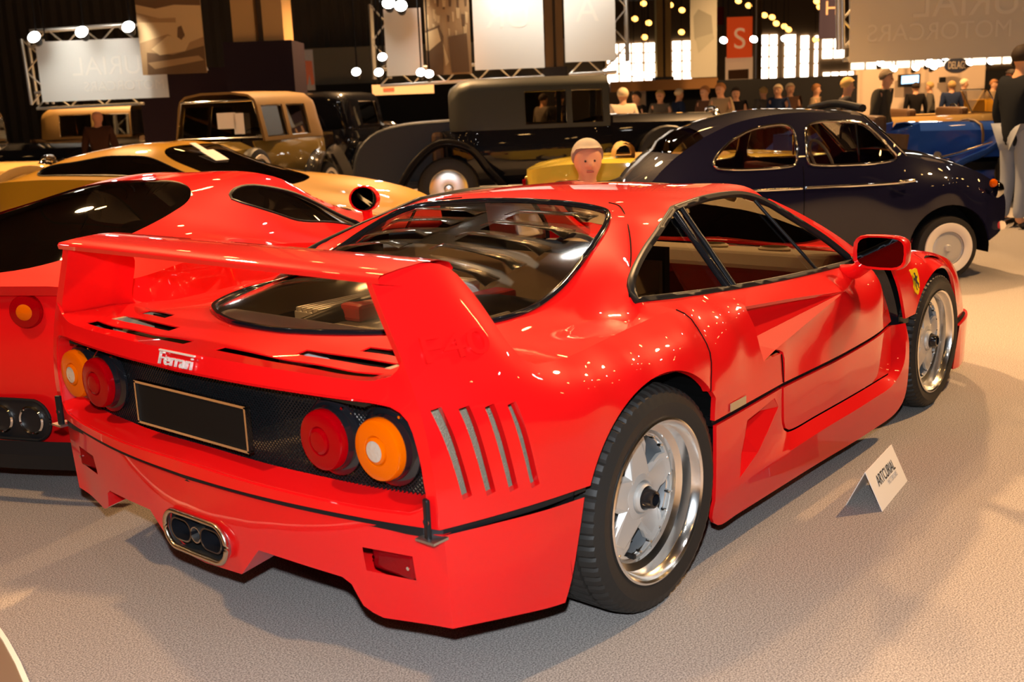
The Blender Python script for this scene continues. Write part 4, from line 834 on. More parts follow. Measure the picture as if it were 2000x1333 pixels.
# price card on the carpet
A, B_, C_ = W(1652, 988, z=0), W(1723, 1000, z=0), W(1772, 940, z=0)
ax = (C_-B_); Lc = np.linalg.norm(ax); ax = ax/Lc; D_ = A+ax*Lc; top0 = (A+B_)/2+np.array([0, 0, .135]); 
top0 = W(1690, 919, y=float((A[1]+B_[1])/2)) if False else top0
top1 = top0+ax*Lc
TC = empty('tent_card', tuple((A+C_)/2*np.array([1, 1, 0])), 0, 'small white folded card standing on the carpet beside the red car', 'card'); o0 = np.array((A+C_)/2); o0[2] = 0
bm = bmesh.new()
for a_, b_, c_, d_ in ((B_, C_, top1, top0),): bm.faces.new([bm.verts.new(v-o0) for v in (a_, b_, c_, d_)])
o = bm_obj('card_face', bm, 'white', TC); solidify(o, .002, 0)
bm = bmesh.new(); bm.faces.new([bm.verts.new(v-o0) for v in (A, top0, top1, D_)]); o = bm_obj('card_back', bm, 'white', TC); solidify(o, .002, 0)
upv = (top0-B_)/np.linalg.norm(top0-B_); nv = np.cross(ax, upv); mid = (B_+C_)/2-o0
for s_, sz, f_, m_, off in (('ARTCURIAL', .056, .60, 'ink', 0), ('MOTORCARS', .026, .38, 'greyink', .045)):
    t = text_mesh('lettering', s_, sz, .0003, m_, TC); L2 = np.linalg.norm(top0-B_)
    place(t, tuple(mid+upv*L2*f_+nv*.003+ax*off), tuple(ax), tuple(upv), (.75, 1, 1))
# low round plinth at the photographer's left
p1, p2, p3 = [W(*q, z=.02)[:2] for q in ((0, 1225), (31, 1275), (58, 1333))]
A2 = np.array([p2-p1, p3-p1])*2; c = np.linalg.solve(A2, [p2@p2-p1@p1, p3@p3-p1@p1]); pr = float(np.linalg.norm(p1-c)); bm = bmesh.new()
PL = empty('display_plinth', (c[0], c[1], 0), 0, 'low round brown plinth with a white rim, cut by the picture edge', 'plinth')
lathe(bm, [(0, .012), (pr-.014, .012), (pr-.014, .0)], 160, Matrix.Rotation(math.pi/2, 4, 'X')); bm_obj('plinth_top', bm, mat('plinth_brown', (.20, .13, .085), .8), PL, 30)
bm = bmesh.new(); lathe(bm, [(pr-.014, .0), (pr-.014, .02), (pr, .02), (pr, .0)], 160, Matrix.Rotation(math.pi/2, 4, 'X')); bm_obj('rim', bm, mat('rim_white', (.9, .85, .75), .5), PL, 30)
# ================================================================== the other cars
def loft(bm, rows, mi=0, closed_v=False): return grid(bm, rows, closed_v=closed_v, mi=mi)
def crs(P, n): return cr(P, n=n)
def road_wheel(par, loc, R, w, style='disc', white=False, hubm='chrome', side=1, rimf=.62):
    e = empty('wheel', loc); e.parent = par; h = w/2; rim = R*rimf
    bm = bmesh.new(); lathe(bm, [(rim*.97, -h*.7), (rim, -h*.95), ((R+rim)/2, -h*1.08), (R*.95, -h*.8), (R, -h*.4), (R, h*.4), (R*.95, h*.8), ((R+rim)/2, h*1.08), (rim, h*.95), (rim*.97, h*.7)], 48, mod=lambda i, j: -.004 if j in (4, 5) and i % 2 else 0); bm_obj('tyre', bm, 'rubber', e, 35)
    for sg in (-1, 1):
        if white:
            bm = bmesh.new(); lathe(bm, [(rim*1.02, sg*h*1.0), (rim*1.06+.012, sg*(h*1.1+.004)), (R*.76, sg*(h*1.07+.006)), (R*.78, sg*h*1.0)], 48); bm_obj('whitewall', bm, mat('whitewall', (.78, .70, .58), .6), e, 40)
        if style == 'wire':
            bm = bmesh.new()
            for k in range(24):
                a = 2*math.pi*k/24; tube(bm, [(.07*math.cos(a+.5), sg*h*1.05, .07*math.sin(a+.5)), (rim*.98*math.cos(a), sg*h*.4, rim*.98*math.sin(a))], .006, 4)
            tag(bm_obj('spokes', bm, 'chrome', e), kind='stuff')
            bm = bmesh.new(); lathe(bm, [(0, sg*h*1.4), (.05, sg*h*1.35), (.075, sg*h*1.05), (.08, sg*h*.6)], 20); bm_obj('hub', bm, 'chrome', e, 40)
        else:
            bm = bmesh.new(); lathe(bm, [(0, sg*h*1.15), (rim*.18, sg*h*1.1), (rim*.25, sg*h*.85), (rim*.8, sg*h*.95), (rim*.97, sg*h*.8), (rim*1.0, sg*h*.95), (rim*1.01, sg*h*.6)], 40); bm_obj('hub_cap', bm, hubm, e, 35)
    bm = bmesh.new(); lathe(bm, [(rim*.97, -h*.8), (rim*.9, 0), (rim*.97, h*.8)], 40); bm_obj('rim', bm, 'steel', e, 40)
    return e
def fender(par, name, path, yc, w, m, drop=.10, n=26):
    P = cr([(x, 0, z) for x, z in path], n=n); bm = bmesh.new(); rows = []
    for i, p in enumerate(P):
        t = P[min(i+1, n-1)]-P[max(i-1, 0)]; t = t/np.linalg.norm(t); nx, nz = -t[2], t[0]
        if nz < -.2 or (abs(nz) <= .2 and False): pass
        rows.append([(p[0]-nx*drop*(abs(k)**2.4)*np.sign(1), yc+w*k, p[2]-nz*drop*(abs(k)**2.4)) for k in np.linspace(-1, 1, 9)])
    grid(bm, rows); o = bm_obj(name, bm, m, par, 60); solidify(o, .012, 0); return o
def vintage(label, loc, rz, col, fcol=None, wb=3.3, R=.37, hw=.68, belt=1.05, roof=1.72, cowl=1.45, rear=-.75, closed='sedan', hoodtop=None, white=False, wire=False, grp=None, name='vintage_car', windows=None, roofm=None, hubm='chrome', spare=False, trunk=False, trackf=.70, louvre=True, cat='car', ws=True, topx=(-.6, 1.5), quarterm=None, low=.42):
    e = empty(name, loc, rz, label, cat, grp); fm = fcol or col; hoodtop = hoodtop or belt; nose = wb+.02
    # body tub from tail to cowl
    S = [(rear, hw*.72, .62), (rear+.12, hw*.9, .5), (rear+.4, hw, low), (.2, hw*1.03, low), (.9, hw*1.02, low), (cowl-.2, hw*.95, low), (cowl, hw*.88, low)]
    bm = bmesh.new(); rows = []
    X_ = crs([(a, b, c) for a, b, c in S], 22)
    for x, w, zb in X_:
        zt = belt+(hoodtop-belt)*max(0, (x-(cowl-.5))/.5); half = [(w*.86, zb), (w*.98, zb+.12), (w, (zb+zt)/2+.05), (w*.985, zt-.06), (w*.94, zt)]
        rows.append([(x, -a, b) for a, b in half[::-1]]+[(x, a, b) for a, b in half])
    grid(bm, rows); bm.faces.new([bm.verts.new(p) for p in rows[0]]); bmesh.ops.recalc_face_normals(bm, faces=bm.faces); o = bm_obj('body', bm, col, e, 45); solidify(o, .02)
    # bonnet
    bm = bmesh.new(); rows = []
    for t in np.linspace(0, 1, 10):
        x = cowl-.02+(nose-cowl+.02)*t; w = hw*(.88-.36*t); zt = hoodtop-.03*t; zb = .55
        rows.append([(x, s*w_, z_) for s, w_, z_ in ((-1, w*.96, zb), (-1, w, zt-.22), (-1, w*.92, zt-.10), (-1, w*.6, zt-.02), (1, 0, zt), (1, w*.6, zt-.02), (1, w*.92, zt-.10), (1, w, zt-.22), (1, w*.96, zb))])
    grid(bm, rows); bn = bm_obj('bonnet', bm, col, e, 40); solidify(bn, .01)
    if louvre:
        for s in (-1, 1):
            bm = bmesh.new()
            for k in range(14):
                t = .2+.5*k/14; box(bm, (cowl+(nose-cowl)*t, s*(hw*(.88-.36*t)+.008), .74), (.02, .016, .2), Matrix.Rotation(.3, 3, 'Y'))
            tag(bm_obj('louvres', bm, col, bn), kind='stuff')
    # radiator with slats, lamps and bumper
    r = empty('radiator', (0, 0, 0)); r.parent = e; bm = bmesh.new(); w = hw*.54
    P = [(-w*.8, .5), (w*.8, .5), (w, hoodtop-.16), (w*.7, hoodtop-.01), (0, hoodtop+.03), (-w*.7, hoodtop-.01), (-w, hoodtop-.16)]
    tube(bm, [(nose+.02, y, z) for y, z in cr(P, n=28, closed=True)], .035, 6, True); bm_obj('shell', bm, 'chrome', r, 60)
    bm = bmesh.new()
    for k in range(9): box(bm, (nose+.02, -w*.72+k*w*.18, (.5+hoodtop)/2-.03), (.012, .012, hoodtop-.62))
    tag(bm_obj('slats', bm, 'steel', r), kind='stuff')
    bm = bmesh.new(); box(bm, (nose-.02, 0, (.5+hoodtop)/2-.03), (.02, w*1.6, hoodtop-.56)); bm_obj('core', bm, 'dark', r)
    for s in (-1, 1):
        bm = bmesh.new(); lathe(bm, [(0, .2), (.06, .17), (.11, .06), (.125, 0), (.11, -.01), (0, -.03)], 22, Matrix.Translation((nose+.1, s*.40, .82)) @ Matrix.Rotation(math.pi/2, 4, 'Z')); bm_obj('headlamp', bm, 'chrome', e, 40)
        fender(e, 'front_fender', [(wb+.50, .42), (wb+.44, .66), (wb+.18, R*2+.12), (wb-.15, R*2+.10), (wb-.48, R*2-.12), (wb-.78, .48), (wb-1.0, .36)], s*trackf, .15, fm)
        fender(e, 'rear_fender', [(.68, .36), (.50, .56), (.25, R*2+.06), (-.08, R*2+.12), (-.36, R*2-.08), (-.52, .50), (-.58, .38)], s*trackf, .16, fm)
        bm = bmesh.new(); box(bm, ((wb-1.0+.68)/2, s*trackf, .345), (wb-1.6, .30, .05)); o = bm_obj('running_board', bm, fm, e); bevel(o, .01)
        for x in (0, wb): road_wheel(e, (x, s*trackf, R), R, .15, 'wire' if wire else 'disc', white, hubm)
        if spare: road_wheel(e, (wb-.72, s*(trackf+.02), R+.30), R*.98, .15, 'wire' if wire else 'disc', white, hubm)
    for x in (nose+.42, rear-.18):
        bm = bmesh.new(); tube(bm, [(x-(.06 if x > 0 else -.06), -.72, .48), (x, -.4, .48), (x, .4, .48), (x-(.06 if x > 0 else -.06), .72, .48)], .03, 8); bm_obj('bumper', bm, 'chrome', e, 60)
        for s in (-1, 1): bm = bmesh.new(); tube(bm, [(x, s*.3, .48), ((nose-.2) if x > 0 else rear+.2, s*.3, .50)], .02, 6); bm_obj('bumper_iron', bm, 'black', e)
    bm = bmesh.new(); box(bm, (wb/2-.1, 0, .44), (wb+.7, .8, .1)); bm_obj('chassis', bm, 'black', e)
    GLv = glass('car_glass', (.62, .58, .5), .10)
    # roof
    if closed:
        windows = windows or [(-.1, .55), (.62, 1.32)]; x0, x1 = topx; rm = roofm or col
        xs = sorted(set([x0, x0+.05, x0+.15, x0+.3, x1-.08, x1]+[v for w_ in windows for v in w_])); bm = bmesh.new(); rows = []
        for x in xs:
            k = max(0, 1-(x-x0)/.3)**2; z1 = roof-.16*k-.02*max(0, (x-x0)/(x1-x0)-.6); wb_ = hw*.94*(1-.12*k); wt = hw*.80*(1-.15*k); xx = x+.0
            half = [(wb_, belt-.01), (wb_*.985+wt*.015, belt+.04), (wt*1.03, z1-.14), (wt*.98, z1-.07), (wt*.85, z1-.02), (wt*.4, z1+.015)]
            rows.append([(xx, -a, b) for a, b in half]+[(xx, a, b) for a, b in half[::-1]])
        Vv = [[bm.verts.new(p) for p in rr] for rr in rows]; nn = len(rows[0])
        for i in range(len(xs)-1):
            win = any(abs(xs[i]-a) < 1e-6 or (xs[i] > a-1e-6 and xs[i+1] < b+1e-6) for a, b in windows)
            for j in range(nn-1):
                if win and j in (1, nn-3): continue
                f = bm.faces.new((Vv[i][j], Vv[i][j+1], Vv[i+1][j+1], Vv[i+1][j])); f.material_index = 0
        bm.faces.new(Vv[0]); 
        bmesh.ops.remove_doubles(bm, verts=bm.verts, dist=1e-4)
        o = bm_obj('roof', bm, rm, e, 50); solidify(o, .03)
        for s, j in ((-1, 1), (1, nn-3)):
            for a, b in windows:
                i0, i1 = xs.index(a), xs.index(b); q = [rows[i0][j], rows[i1][j], rows[i1][j+1], rows[i0][j+1]]; q = [(p[0], p[1]*.985, p[2]) for p in q]
                bm = bmesh.new(); bm.faces.new([bm.verts.new(p) for p in q]); g = bm_obj('side_window', bm, GLv, e)
                bm = bmesh.new(); tube(bm, [(p[0], p[1]*1.012, p[2]) for p in q], .012, 6, True); bm_obj('window_frame', bm, 'chrome', g)
        fr = rows[-1]; q = [fr[1], fr[3], fr[-4], fr[-2]]
    else:
        q = [(cowl-.12, -hw*.8, belt), (cowl-.32, -hw*.76, belt+.36), (cowl-.32, hw*.76, belt+.36), (cowl-.12, hw*.8, belt)]
    if ws:
        bm = bmesh.new(); bm.faces.new([bm.verts.new(p) for p in q]); g = bm_obj('windscreen', bm, GLv, e); bm = bmesh.new(); tube(bm, q, .016, 6, True); bm_obj('windscreen_frame', bm, 'chrome', g, 60)
    # seats
    for x in (.15, .95):
        bm = bmesh.new(); box(bm, (x, 0, .62), (.5, hw*1.5, .22)); box(bm, (x-.26, 0, .86), (.16, hw*1.5, .5)); o = bm_obj('bench', bm, mat('leather_brown', (.10, .05, .02), .6), e); bevel(o, .05)
    bm = bmesh.new(); tube(bm, [(cowl-.48-.05*math.sin(a), .30+.19*math.cos(a), belt-.02+.17*math.sin(a)) for a in np.linspace(0, 2*math.pi, 20, endpoint=False)], .014, 6, True); bm_obj('steering_wheel', bm, 'black', e, 60)
    bm = bmesh.new(); box(bm, (.6, 0, .48), (2.2, hw*1.7, .04)); bm_obj('cabin_floor', bm, 'black', e)
    if trunk:
        P = [(rear-.70, .34), (rear-1.12, .36), (rear-1.18, .60), (rear-1.10, .92), (rear-.90, 1.12), (rear-.55, 1.22), (rear+.2, 1.26), (rear+.2, .50)]
        bm = bmesh.new(); prism(bm, [tuple(p) for p in np.vstack([cr([(a, 0, b) for a, b in P[:7]], n=24)[:, [0, 2]], [P[7]]])], 'y', -.50, .50); o = bm_obj('luggage_trunk', bm, trunk, e); bevel(o, .04, 3)
    return e
def Rv(u): return RZ+u
paint_black = paint('black_paint', (.006, .006, .009)); navy = paint('navy_paint', (.006, .006, .02)); olive = paint('olive_paint', (.20, .13, .028), .25); cream = paint('cream_paint', (.62, .40, .14)); gold = paint('gold_paint', (.58, .33, .05), .2)
blue = paint('blue_paint', (.02, .08, .42)); yellow = paint('yellow_paint', (.80, .60, .07)); mustard = paint('mustard_paint', (.72, .36, .02))
def gp(px, py): q = W(px, py, z=0); return np.array([q[0], q[1]])
def at(p, h, ax_, ay): return (p[0]-ax_*math.cos(h)+ay*math.sin(h), p[1]-ax_*math.sin(h)-ay*math.cos(h), 0)
# --- long black limousine with a landau rear quarter
hL = RZ+.05; pL = np.array(W(872, 376, z=.40)[:2])+FH[:2]*.6
lim = vintage('long black limousine with matt grey landau quarter and rounded luggage trunk', at(pL, hL, 0, -.72), hL, paint_black, wb=3.55, R=.40, hw=.74, belt=1.12, hoodtop=1.24, roof=1.72, cowl=2.15, rear=-.05, topx=(.05, 2.1), windows=[(1.02, 1.55), (1.62, 2.02)], roofm=mat('landau_grey', (.040, .042, .036), .5, spec=.3), hubm=mat('disc_alu', (.68, .64, .58), .25, .9), spare=True, trunk=mat('trunk_grey', (.026, .03, .036), .5, spec=.3), trackf=.76, louvre=False, name='limousine')
# --- olive convertible sedan facing the photographer
hO = YAW+math.pi-.25
OLV = vintage('olive and gold vintage sedan with wire wheels, whitewalls and a side-mounted spare', at(gp(640, 418), hO, 0, .74), hO, olive, fcol=paint_black, wb=2.85, R=.37, hw=.64, belt=1.10, roof=1.68, cowl=1.65, rear=-.6, topx=(-.45, 1.52), windows=[(.1, .70), (.80, 1.42)], roofm=mat('roof_tan', (.16, .09, .02), .6), white=True, wire=True, spare=True, trackf=.76, name='vintage_sedan')
# --- black coupe behind the limousine
hK = YAW-.25
vintage('black vintage coupe with a cream whitewall, parked behind the limousine', at(gp(712, 368), hK, 0, -.70)[:2]+(0,), hK, paint_black, wb=3.0, R=.36, belt=1.1, roof=1.72, white=True, topx=(-.5, 1.3), windows=[(.25, 1.15)], name='vintage_coupe', trackf=.72)
# --- cream roadster and two dark tourers at the far left
hC = RZ+.1
CRD = vintage('cream roadster with raised windscreen behind the mustard coupe', G(-9.0, 14.3), hC, cream, wb=2.9, R=.34, belt=.95, cowl=1.4, closed=None, name='vintage_roadster', louvre=False)
DKT = vintage('dark vintage tourer with a cream roof edge left of the bald man', G(-10.2, 19.0), hC, paint_black, wb=3.1, belt=1.08, roof=1.62, topx=(-.5, 1.35), roofm=mat('roof_tan', (.16, .09, .02), .6), name='vintage_tourer', louvre=False)
vintage('dark brown vintage tourer behind the bald man', G(-9.2, 23.6), hC, paint('brown_paint', (.03, .018, .01)), wb=3.1, belt=1.06, roof=1.68, topx=(-.5, 1.35), roofm=mat('roof_tan', (.16, .09, .02), .6), name='vintage_tourer', louvre=False)
# --- blue roadster, cream roadster and mustard tail on the right
hB = RZ-.02
pB_ = gp(2000, 395)
BL = vintage('bright blue open roadster with pleated brown seats and a bonnet strap', at(pB_, hB, 2.4, -.70), hB, blue, wb=2.4, R=.36, hw=.60, belt=.90, hoodtop=1.0, cowl=1.15, rear=-.45, closed=None, name='roadster', hubm=blue, trackf=.66, louvre=False, ws=False)
vintage('cream open tourer with a black windscreen frame behind the blue roadster', G(6.4, 17.4), hB, cream, wb=2.9, R=.36, belt=1.0, cowl=1.35, closed=None, name='vintage_tourer', louvre=False)
vintage('mustard yellow vintage car partly hidden behind the man at the edge', G(9.6, 20.6), hB, mustard, wb=2.8, R=.36, belt=1.15, hoodtop=1.2, cowl=1.2, closed=None, ws=False, name='vintage_car', louvre=False)
YS = vintage('old yellow sedan with a glowing red tail lamp behind the olive car', G(UV(652, 300, 26.3)[0], 26.3), YAW+.12, cream, wb=2.8, R=.34, belt=1.0, roof=1.5, topx=(-.5, 1.3), name='vintage_sedan', louvre=False)
bm = bmesh.new(); lathe(bm, [(0, .06), (.05, .05), (.07, .02), (.07, -.1), (0, -.1)], 18, Matrix.Translation((-.93, -.42, .56)) @ Matrix.Rotation(math.pi/2, 4, 'Z')); bm_obj('tail_lamp', bm, emis('lamp_red_lit', (1, .12, .02), 8), YS, 40)
# blue roadster: pleated trim in the open cockpit side, bonnet strap, side pipe, filler cap
for sg in (-1, 1):
    bm = bmesh.new(); rows = []
    for i, x in enumerate(np.linspace(-.15, .95, 34)):
        t = (x+.15)/1.1; zt_ = .93-.10*abs(t-.45); zb_ = .60+.10*max(0, t-.6)
        rows.append([(x+.12*(zz-zb_), sg*(.60*1.035+.012*abs(math.sin(i*1.05))), zz) for zz in np.linspace(zb_, zt_, 5)])
    grid(bm, rows); o = bm_obj('pleated_trim', bm, mat('pleat_brown', (.10, .055, .025), .6), BL, 50); solidify(o, .01)
    bm = bmesh.new(); tube(bm, [(1.0, sg*.64, .50), (1.6, sg*.60, .62), (2.3, sg*.50, .80)], .022, 8); bm_obj('side_pipe', bm, 'chrome', BL, 60)
    bm = bmesh.new(); lathe(bm, [(0, .03), (.05, .03), (.06, .01), (.06, -.02)], 20, Matrix.Translation((1.35, sg*.56, .60)) @ Matrix.Rotation(0 if sg > 0 else math.pi, 4, 'Z')); bm_obj('filler_cap', bm, 'chrome', BL, 40)
bm = bmesh.new(); tube(bm, [(1.95, -.47, .70), (1.95, -.46, .85), (1.95, -.40, .95), (1.95, -.2, 1.0), (1.95, 0, 1.015), (1.95, .2, 1.0), (1.95, .40, .95), (1.95, .46, .85), (1.95, .47, .70)], .018, 6); bm_obj('bonnet_strap', bm, mat('strap_brown', (.16, .09, .03), .6), BL, 60)
def screen_card(par, p, sx, sz, tilt=0, ry=0):
    bm = bmesh.new(); box(bm, (0, 0, 0), (.006, sx, sz)); o = bm_obj('windscreen_card', bm, 'white', par); o.location = p; o.rotation_euler = (0, tilt, ry); o['label'] = 'white price card in the windscreen'
screen_card(OLV, (1.60, .33, 1.32), .14, .26); screen_card(OLV, (1.60, .16, 1.36), .26, .20)
screen_card(CRD, (1.16, -.1, 1.1), .2, .14, -.5); screen_card(CRD, (1.12, -.1, 1.22), .12, .16, -.5); screen_card(DKT, (1.42, -.1, 1.3), .18, .26)
# --- low modern bodies: plan outline raised into sides, upper skin with window openings
def lowcar(name, label, loc, rz, m, plan, ztop, ctrl, holes, zb=.16, bulge=.02, glassm=None, wheels=(), grp=None, nlev=8, gnames=None):
    """plan: (x, s) rear centre -> side -> nose; ztop: edge height there; holes: closed loops (x, s) or half loops from the centre"""
    e = empty(name, loc, rz, label, 'car', grp); P = cr([(x, s, z) for (x, s), z in zip(plan, ztop)], .07)
    lev = np.linspace(0, 1, nlev); rows = []
    for t in lev:
        k = bulge*math.sin(math.pi*t)-.06*(1-t)**3; nrm = P[:, :2]/np.maximum(np.linalg.norm(P[:, :2]-np.array([[1.4, 0]]), axis=1), .3)[:, None]
        d = P[:, :2]-np.array([[1.4, 0]]); d = d/np.maximum(np.linalg.norm(d*np.array([[.45, 1]]), axis=1), .3)[:, None]*np.array([[.45, 1]])
        rows.append(np.column_stack([P[:, 0]+d[:, 0]*k, np.maximum(P[:, 1]+d[:, 1]*k, 0)*np.where(P[:, 1] < 1e-6, 0, 1), zb+(P[:, 2]-zb)*t]))
    rows[-1] = P; n = len(P); V = np.vstack(rows)
    T = np.array([q for r in range(nlev-1) for i in range(n-1) for q in ((r*n+i, (r+1)*n+i, (r+1)*n+i+1), (r*n+i, (r+1)*n+i+1, r*n+i+1))])
    cz = [(x, 0, z) for x, s, z in ctrl if s == 0]; cz = cr(sorted(cz, key=lambda p: -p[0]), .06) ; cz[0] = P[-1]; cz[-1] = P[0]
    full = [h for h in holes if min(abs(q[1]) for q in h) > 1e-6]; halfs = [h for h in holes if min(abs(q[1]) for q in h) <= 1e-6]
    segs = []; cur = cz; pts3 = np.array([p for p in ctrl]+list(P)); sy = np.vstack([pts3, pts3*np.array([1, -1, 1])]); _, ui = np.unique(np.round(sy[:, :2], 3), axis=0, return_index=True); sy = sy[ui]
    f = tps(sy[:, :2], sy[:, 2], np.where(np.abs(sy[:, 2]) > 0, 2e-4, 0)*np.ones(len(sy)))
    def lift(L_): L_ = np.array(L_); return np.column_stack([L_[:, 0], L_[:, 1], f(L_[:, :2])])
    loops = [lift(cr([(a, b, 0) for a, b in h], .05, closed=True)[:, :2]) for h in full]
    hl = [lift(cr([(a, b, 0) for a, b in h], .05)[:, :2]) for h in sorted(halfs, key=lambda h: -max(q[0] for q in h))]
    line = []
    cx = cz[:, 0]; pos = P[-1]; out = []
    start = P[-1][0]
    for h in hl:
        hi, lo = h[0], h[-1]
        out.append(cr([(start, 0, f(np.array([[start, 0]]))[0]), (hi[0], 0, hi[2])], .06)); out[-1][:, 2] = f(out[-1][:, :2]); out.append(h); start = lo[0]
    last = cr([(start, 0, 0), (P[0][0], 0, 0)], .06); last[:, 2] = f(last[:, :2]); out.append(last)
    out[0][0] = P[-1]; out[-1][-1] = P[0]
    V2, T2, f2 = patch([P]+out, 'z', [c for c in ctrl], [l[:, :2] for l in loops], .06, (0, 0, 1), True, soft=2e-4)
    bm = bmesh.new(); emit(bm, V, T[:, ::-1]); emit(bm, V2, T2); bmesh.ops.remove_doubles(bm, verts=bm.verts, dist=2e-3); bmesh.ops.recalc_face_normals(bm, faces=bm.faces)
    o = bm_obj('body', bm, m, e, 50); 
    gm = glassm or glass('car_glass', (.62, .58, .5), .10)
    for k, h in enumerate(hl):
        c0, c1 = h[0][0], h[-1][0]; cl = cr([(c1, 0, 0), (c0, 0, 0)], .06); cl[:, 2] = f(cl[:, :2]); cl[0], cl[-1] = h[-1], h[0]
        V3, T3, _ = patch([h, cl], 'z', [(x, s, f(np.array([[x, s]]))[0]) for x in np.linspace(c1, c0, 6) for s in (.1, .3)], [], .06, (0, 0, 1), True); V3[:, 2] -= .006
        bm = bmesh.new(); emit(bm, V3, T3); bm_obj((gnames or ['rear_glass', 'windscreen'])[k] if k < 2 else 'glass', bm, gm, e, 60, 1e-4)
    for l in loops:
        V3, T3, _ = patch([np.vstack([l, l[:1]])], 'z', [], [], .06, (0, 0, 1)); V3[:, 2] -= .006; pair('side_glass', [(V3, T3)], gm, e, 60)
        for sg in (-1, 1): bm = bmesh.new(); tube(bm, [(p[0], sg*p[1], p[2]) for p in l], .008, 5, True); bm_obj('window_seal', bm, 'black', e, 60)
    for x, s, R_ in wheels:
        for sg in (-1, 1): road_wheel(e, (x, sg*s, R_), R_, .24, rimf=.7, hubm='alu')
    bm = bmesh.new(); box(bm, (1.4, 0, .3), (3.0, 1.2, .02)); box(bm, (.2, 0, .55), (1.2, 1.0, .3)); o = bm_obj('interior', bm, mat('cabin_black', (.02, .02, .02), .8), e); 
    return e, f
# --- red low-slung car beside the main one (dark mirrored engine glass)
hE = .383; locE = (-.084, 2.232, 0)
plan = [(-.86, 0), (-.85, .5), (-.81, .8), (-.66, .95), (-.3, 1.01), (.3, 1.0), (.9, .97), (1.6, .96), (2.2, .97), (2.65, 1.0), (3.2, .95), (3.6, .7), (3.8, .4), (3.85, 0)]
zt = [.86, .86, .86, .87, .90, .87, .80, .74, .72, .74, .6, .48, .42, .40]
ctrl = [(-.7, 0, .88), (-.3, 0, .96), (.3, 0, 1.085), (.9, 0, 1.145), (1.35, 0, 1.12), (1.9, 0, .95), (2.3, 0, .80), (3.0, 0, .62), (3.5, 0, .5), (-.3, .5, .93), (.3, .5, 1.03), (.9, .42, 1.118), (.9, .62, 1.03), (1.35, .45, 1.09), (1.35, .62, .97), (1.9, .45, .92), (1.9, .68, .80), (.3, .75, .93), (-.3, .8, .92), (2.6, .85, .80), (2.6, .5, .70), (.9, .80, .88), (1.6, .82, .78), (3.1, .8, .68), (3.1, .4, .58)]
rg = [(.74, 0), (.72, .2), (.62, .36), (.42, .47), (.05, .52), (-.35, .50), (-.60, .40), (-.70, .2), (-.72, 0)]
wsn = [(2.2, 0), (2.15, .3), (1.98, .56), (1.6, .52), (1.28, .40), (1.22, .2), (1.2, 0)]
sgl = [(a_-.25, b_) for a_, b_ in [(.92, .56), (1.05, .50), (1.35, .545), (1.75, .66), (1.95, .745), (1.85, .79), (1.5, .80), (1.2, .77), (1.0, .67)]]
ENZ, fE = lowcar('supercar', 'red low-slung supercar with dark engine glass and twin round tail lights', locE, hE, 'red', plan, zt, ctrl, [wsn, rg, sgl], wheels=((0, .82, .35), (2.65, .82, .34)), glassm=glass('dark_glass', (.05, .045, .04), .14), gnames=['windscreen', 'engine_glass'], zb=.24)
for sg in (-1, 1):
    for s_, x_ in ((.63, -.845), (.42, -.865)):
        e = empty('tail_light', (0, 0, 0)); e.parent = ENZ; q = Matrix.Translation((x_-.005, sg*s_, .78)) @ Matrix.Rotation(math.pi/2-sg*.25*(s_/.6), 4, 'Z')
        bm = bmesh.new(); lathe(bm, [(.062, -.04), (.062, .02), (.056, .03), (.03, .034)], 32, q); bm_obj('lens', bm, 'redlens', e, 30)
        bm = bmesh.new(); lathe(bm, [(.03, .034), (.02, .04), (0, .042)], 24, q); bm_obj('lens_centre', bm, 'orangelens', e, 30)
    e = empty('exhaust', (0, 0, 0)); e.parent = ENZ
    for s_ in (.45, .59):
        q = Matrix.Translation((-.84, sg*s_, .365)) @ Matrix.Rotation(math.pi/2, 4, 'Z'); bm = bmesh.new(); lathe(bm, [(.056, -.12), (.056, .03), (.050, .035), (.046, .03), (.044, -.1), (0, -.1)], 28, q); bm_obj('tailpipe', bm, [M['chrome']], e, 35)
        bm = bmesh.new(); lathe(bm, [(0, .005), (.044, .005)], 24, q); bm_obj('pipe_bore', bm, 'dark', e)
    bm = bmesh.new(); tube(bm, [(-.865+.0, sg*.52+a, .365+b) for a, b in ovalpts(0, 0, .155, .078, 40)], .006, 6, True); P_ = [(-.862, sg*.52+a, .365+b) for a, b in ovalpts(0, 0, .155, .078, 40)]; bm.faces.new([bm.verts.new(p) for p in P_]); bm_obj('exhaust_recess', bm, 'black', e)
    # mirror on its tall stalk
    e = empty('door_mirror', (0, 0, 0)); e.parent = ENZ; xm, sm, zm = 1.40, .90, .97
    bm = bmesh.new(); tube(bm, [(xm+.06, sg*sm, .76), (xm+.04, sg*(sm+.02), .86), (xm+.03, sg*(sm+.02), zm-.04)], .03, 8, rr=[.05, .028, .03]); bm_obj('mirror_stalk', bm, 'red', e, 60)
    def mr(x, k): return [(xm+x, sg*(sm+.02)+k*.085*math.cos(a), zm+k*.07*math.sin(a)) for a in np.linspace(0, 2*math.pi, 20, endpoint=False)]
    bm = bmesh.new(); grid(bm, [mr(0, .9), mr(-.008, 1), mr(.03, 1.02), mr(.08, .75), mr(.1, .1)], closed_v=True); bm_obj('mirror_shell', bm, 'red', e, 60)
    bm = bmesh.new(); bm.faces.new([bm.verts.new(p) for p in mr(.0, .9)]); bm_obj('mirror_glass', bm, mat('mirror_dark', (.06, .06, .065), .02, 1), e)
    bm = bmesh.new(); lathe(bm, [(0, .0), (.17, .0), (.18, .01), (.15, .03)], 30, Matrix.Translation((1.75, sg*.80, .775)) @ Matrix.Rotation(-math.pi/2, 4, 'X') @ Matrix.Diagonal((1, 1, .45, 1))); bm_obj('fender_vent', bm, 'black', ENZ, 40)
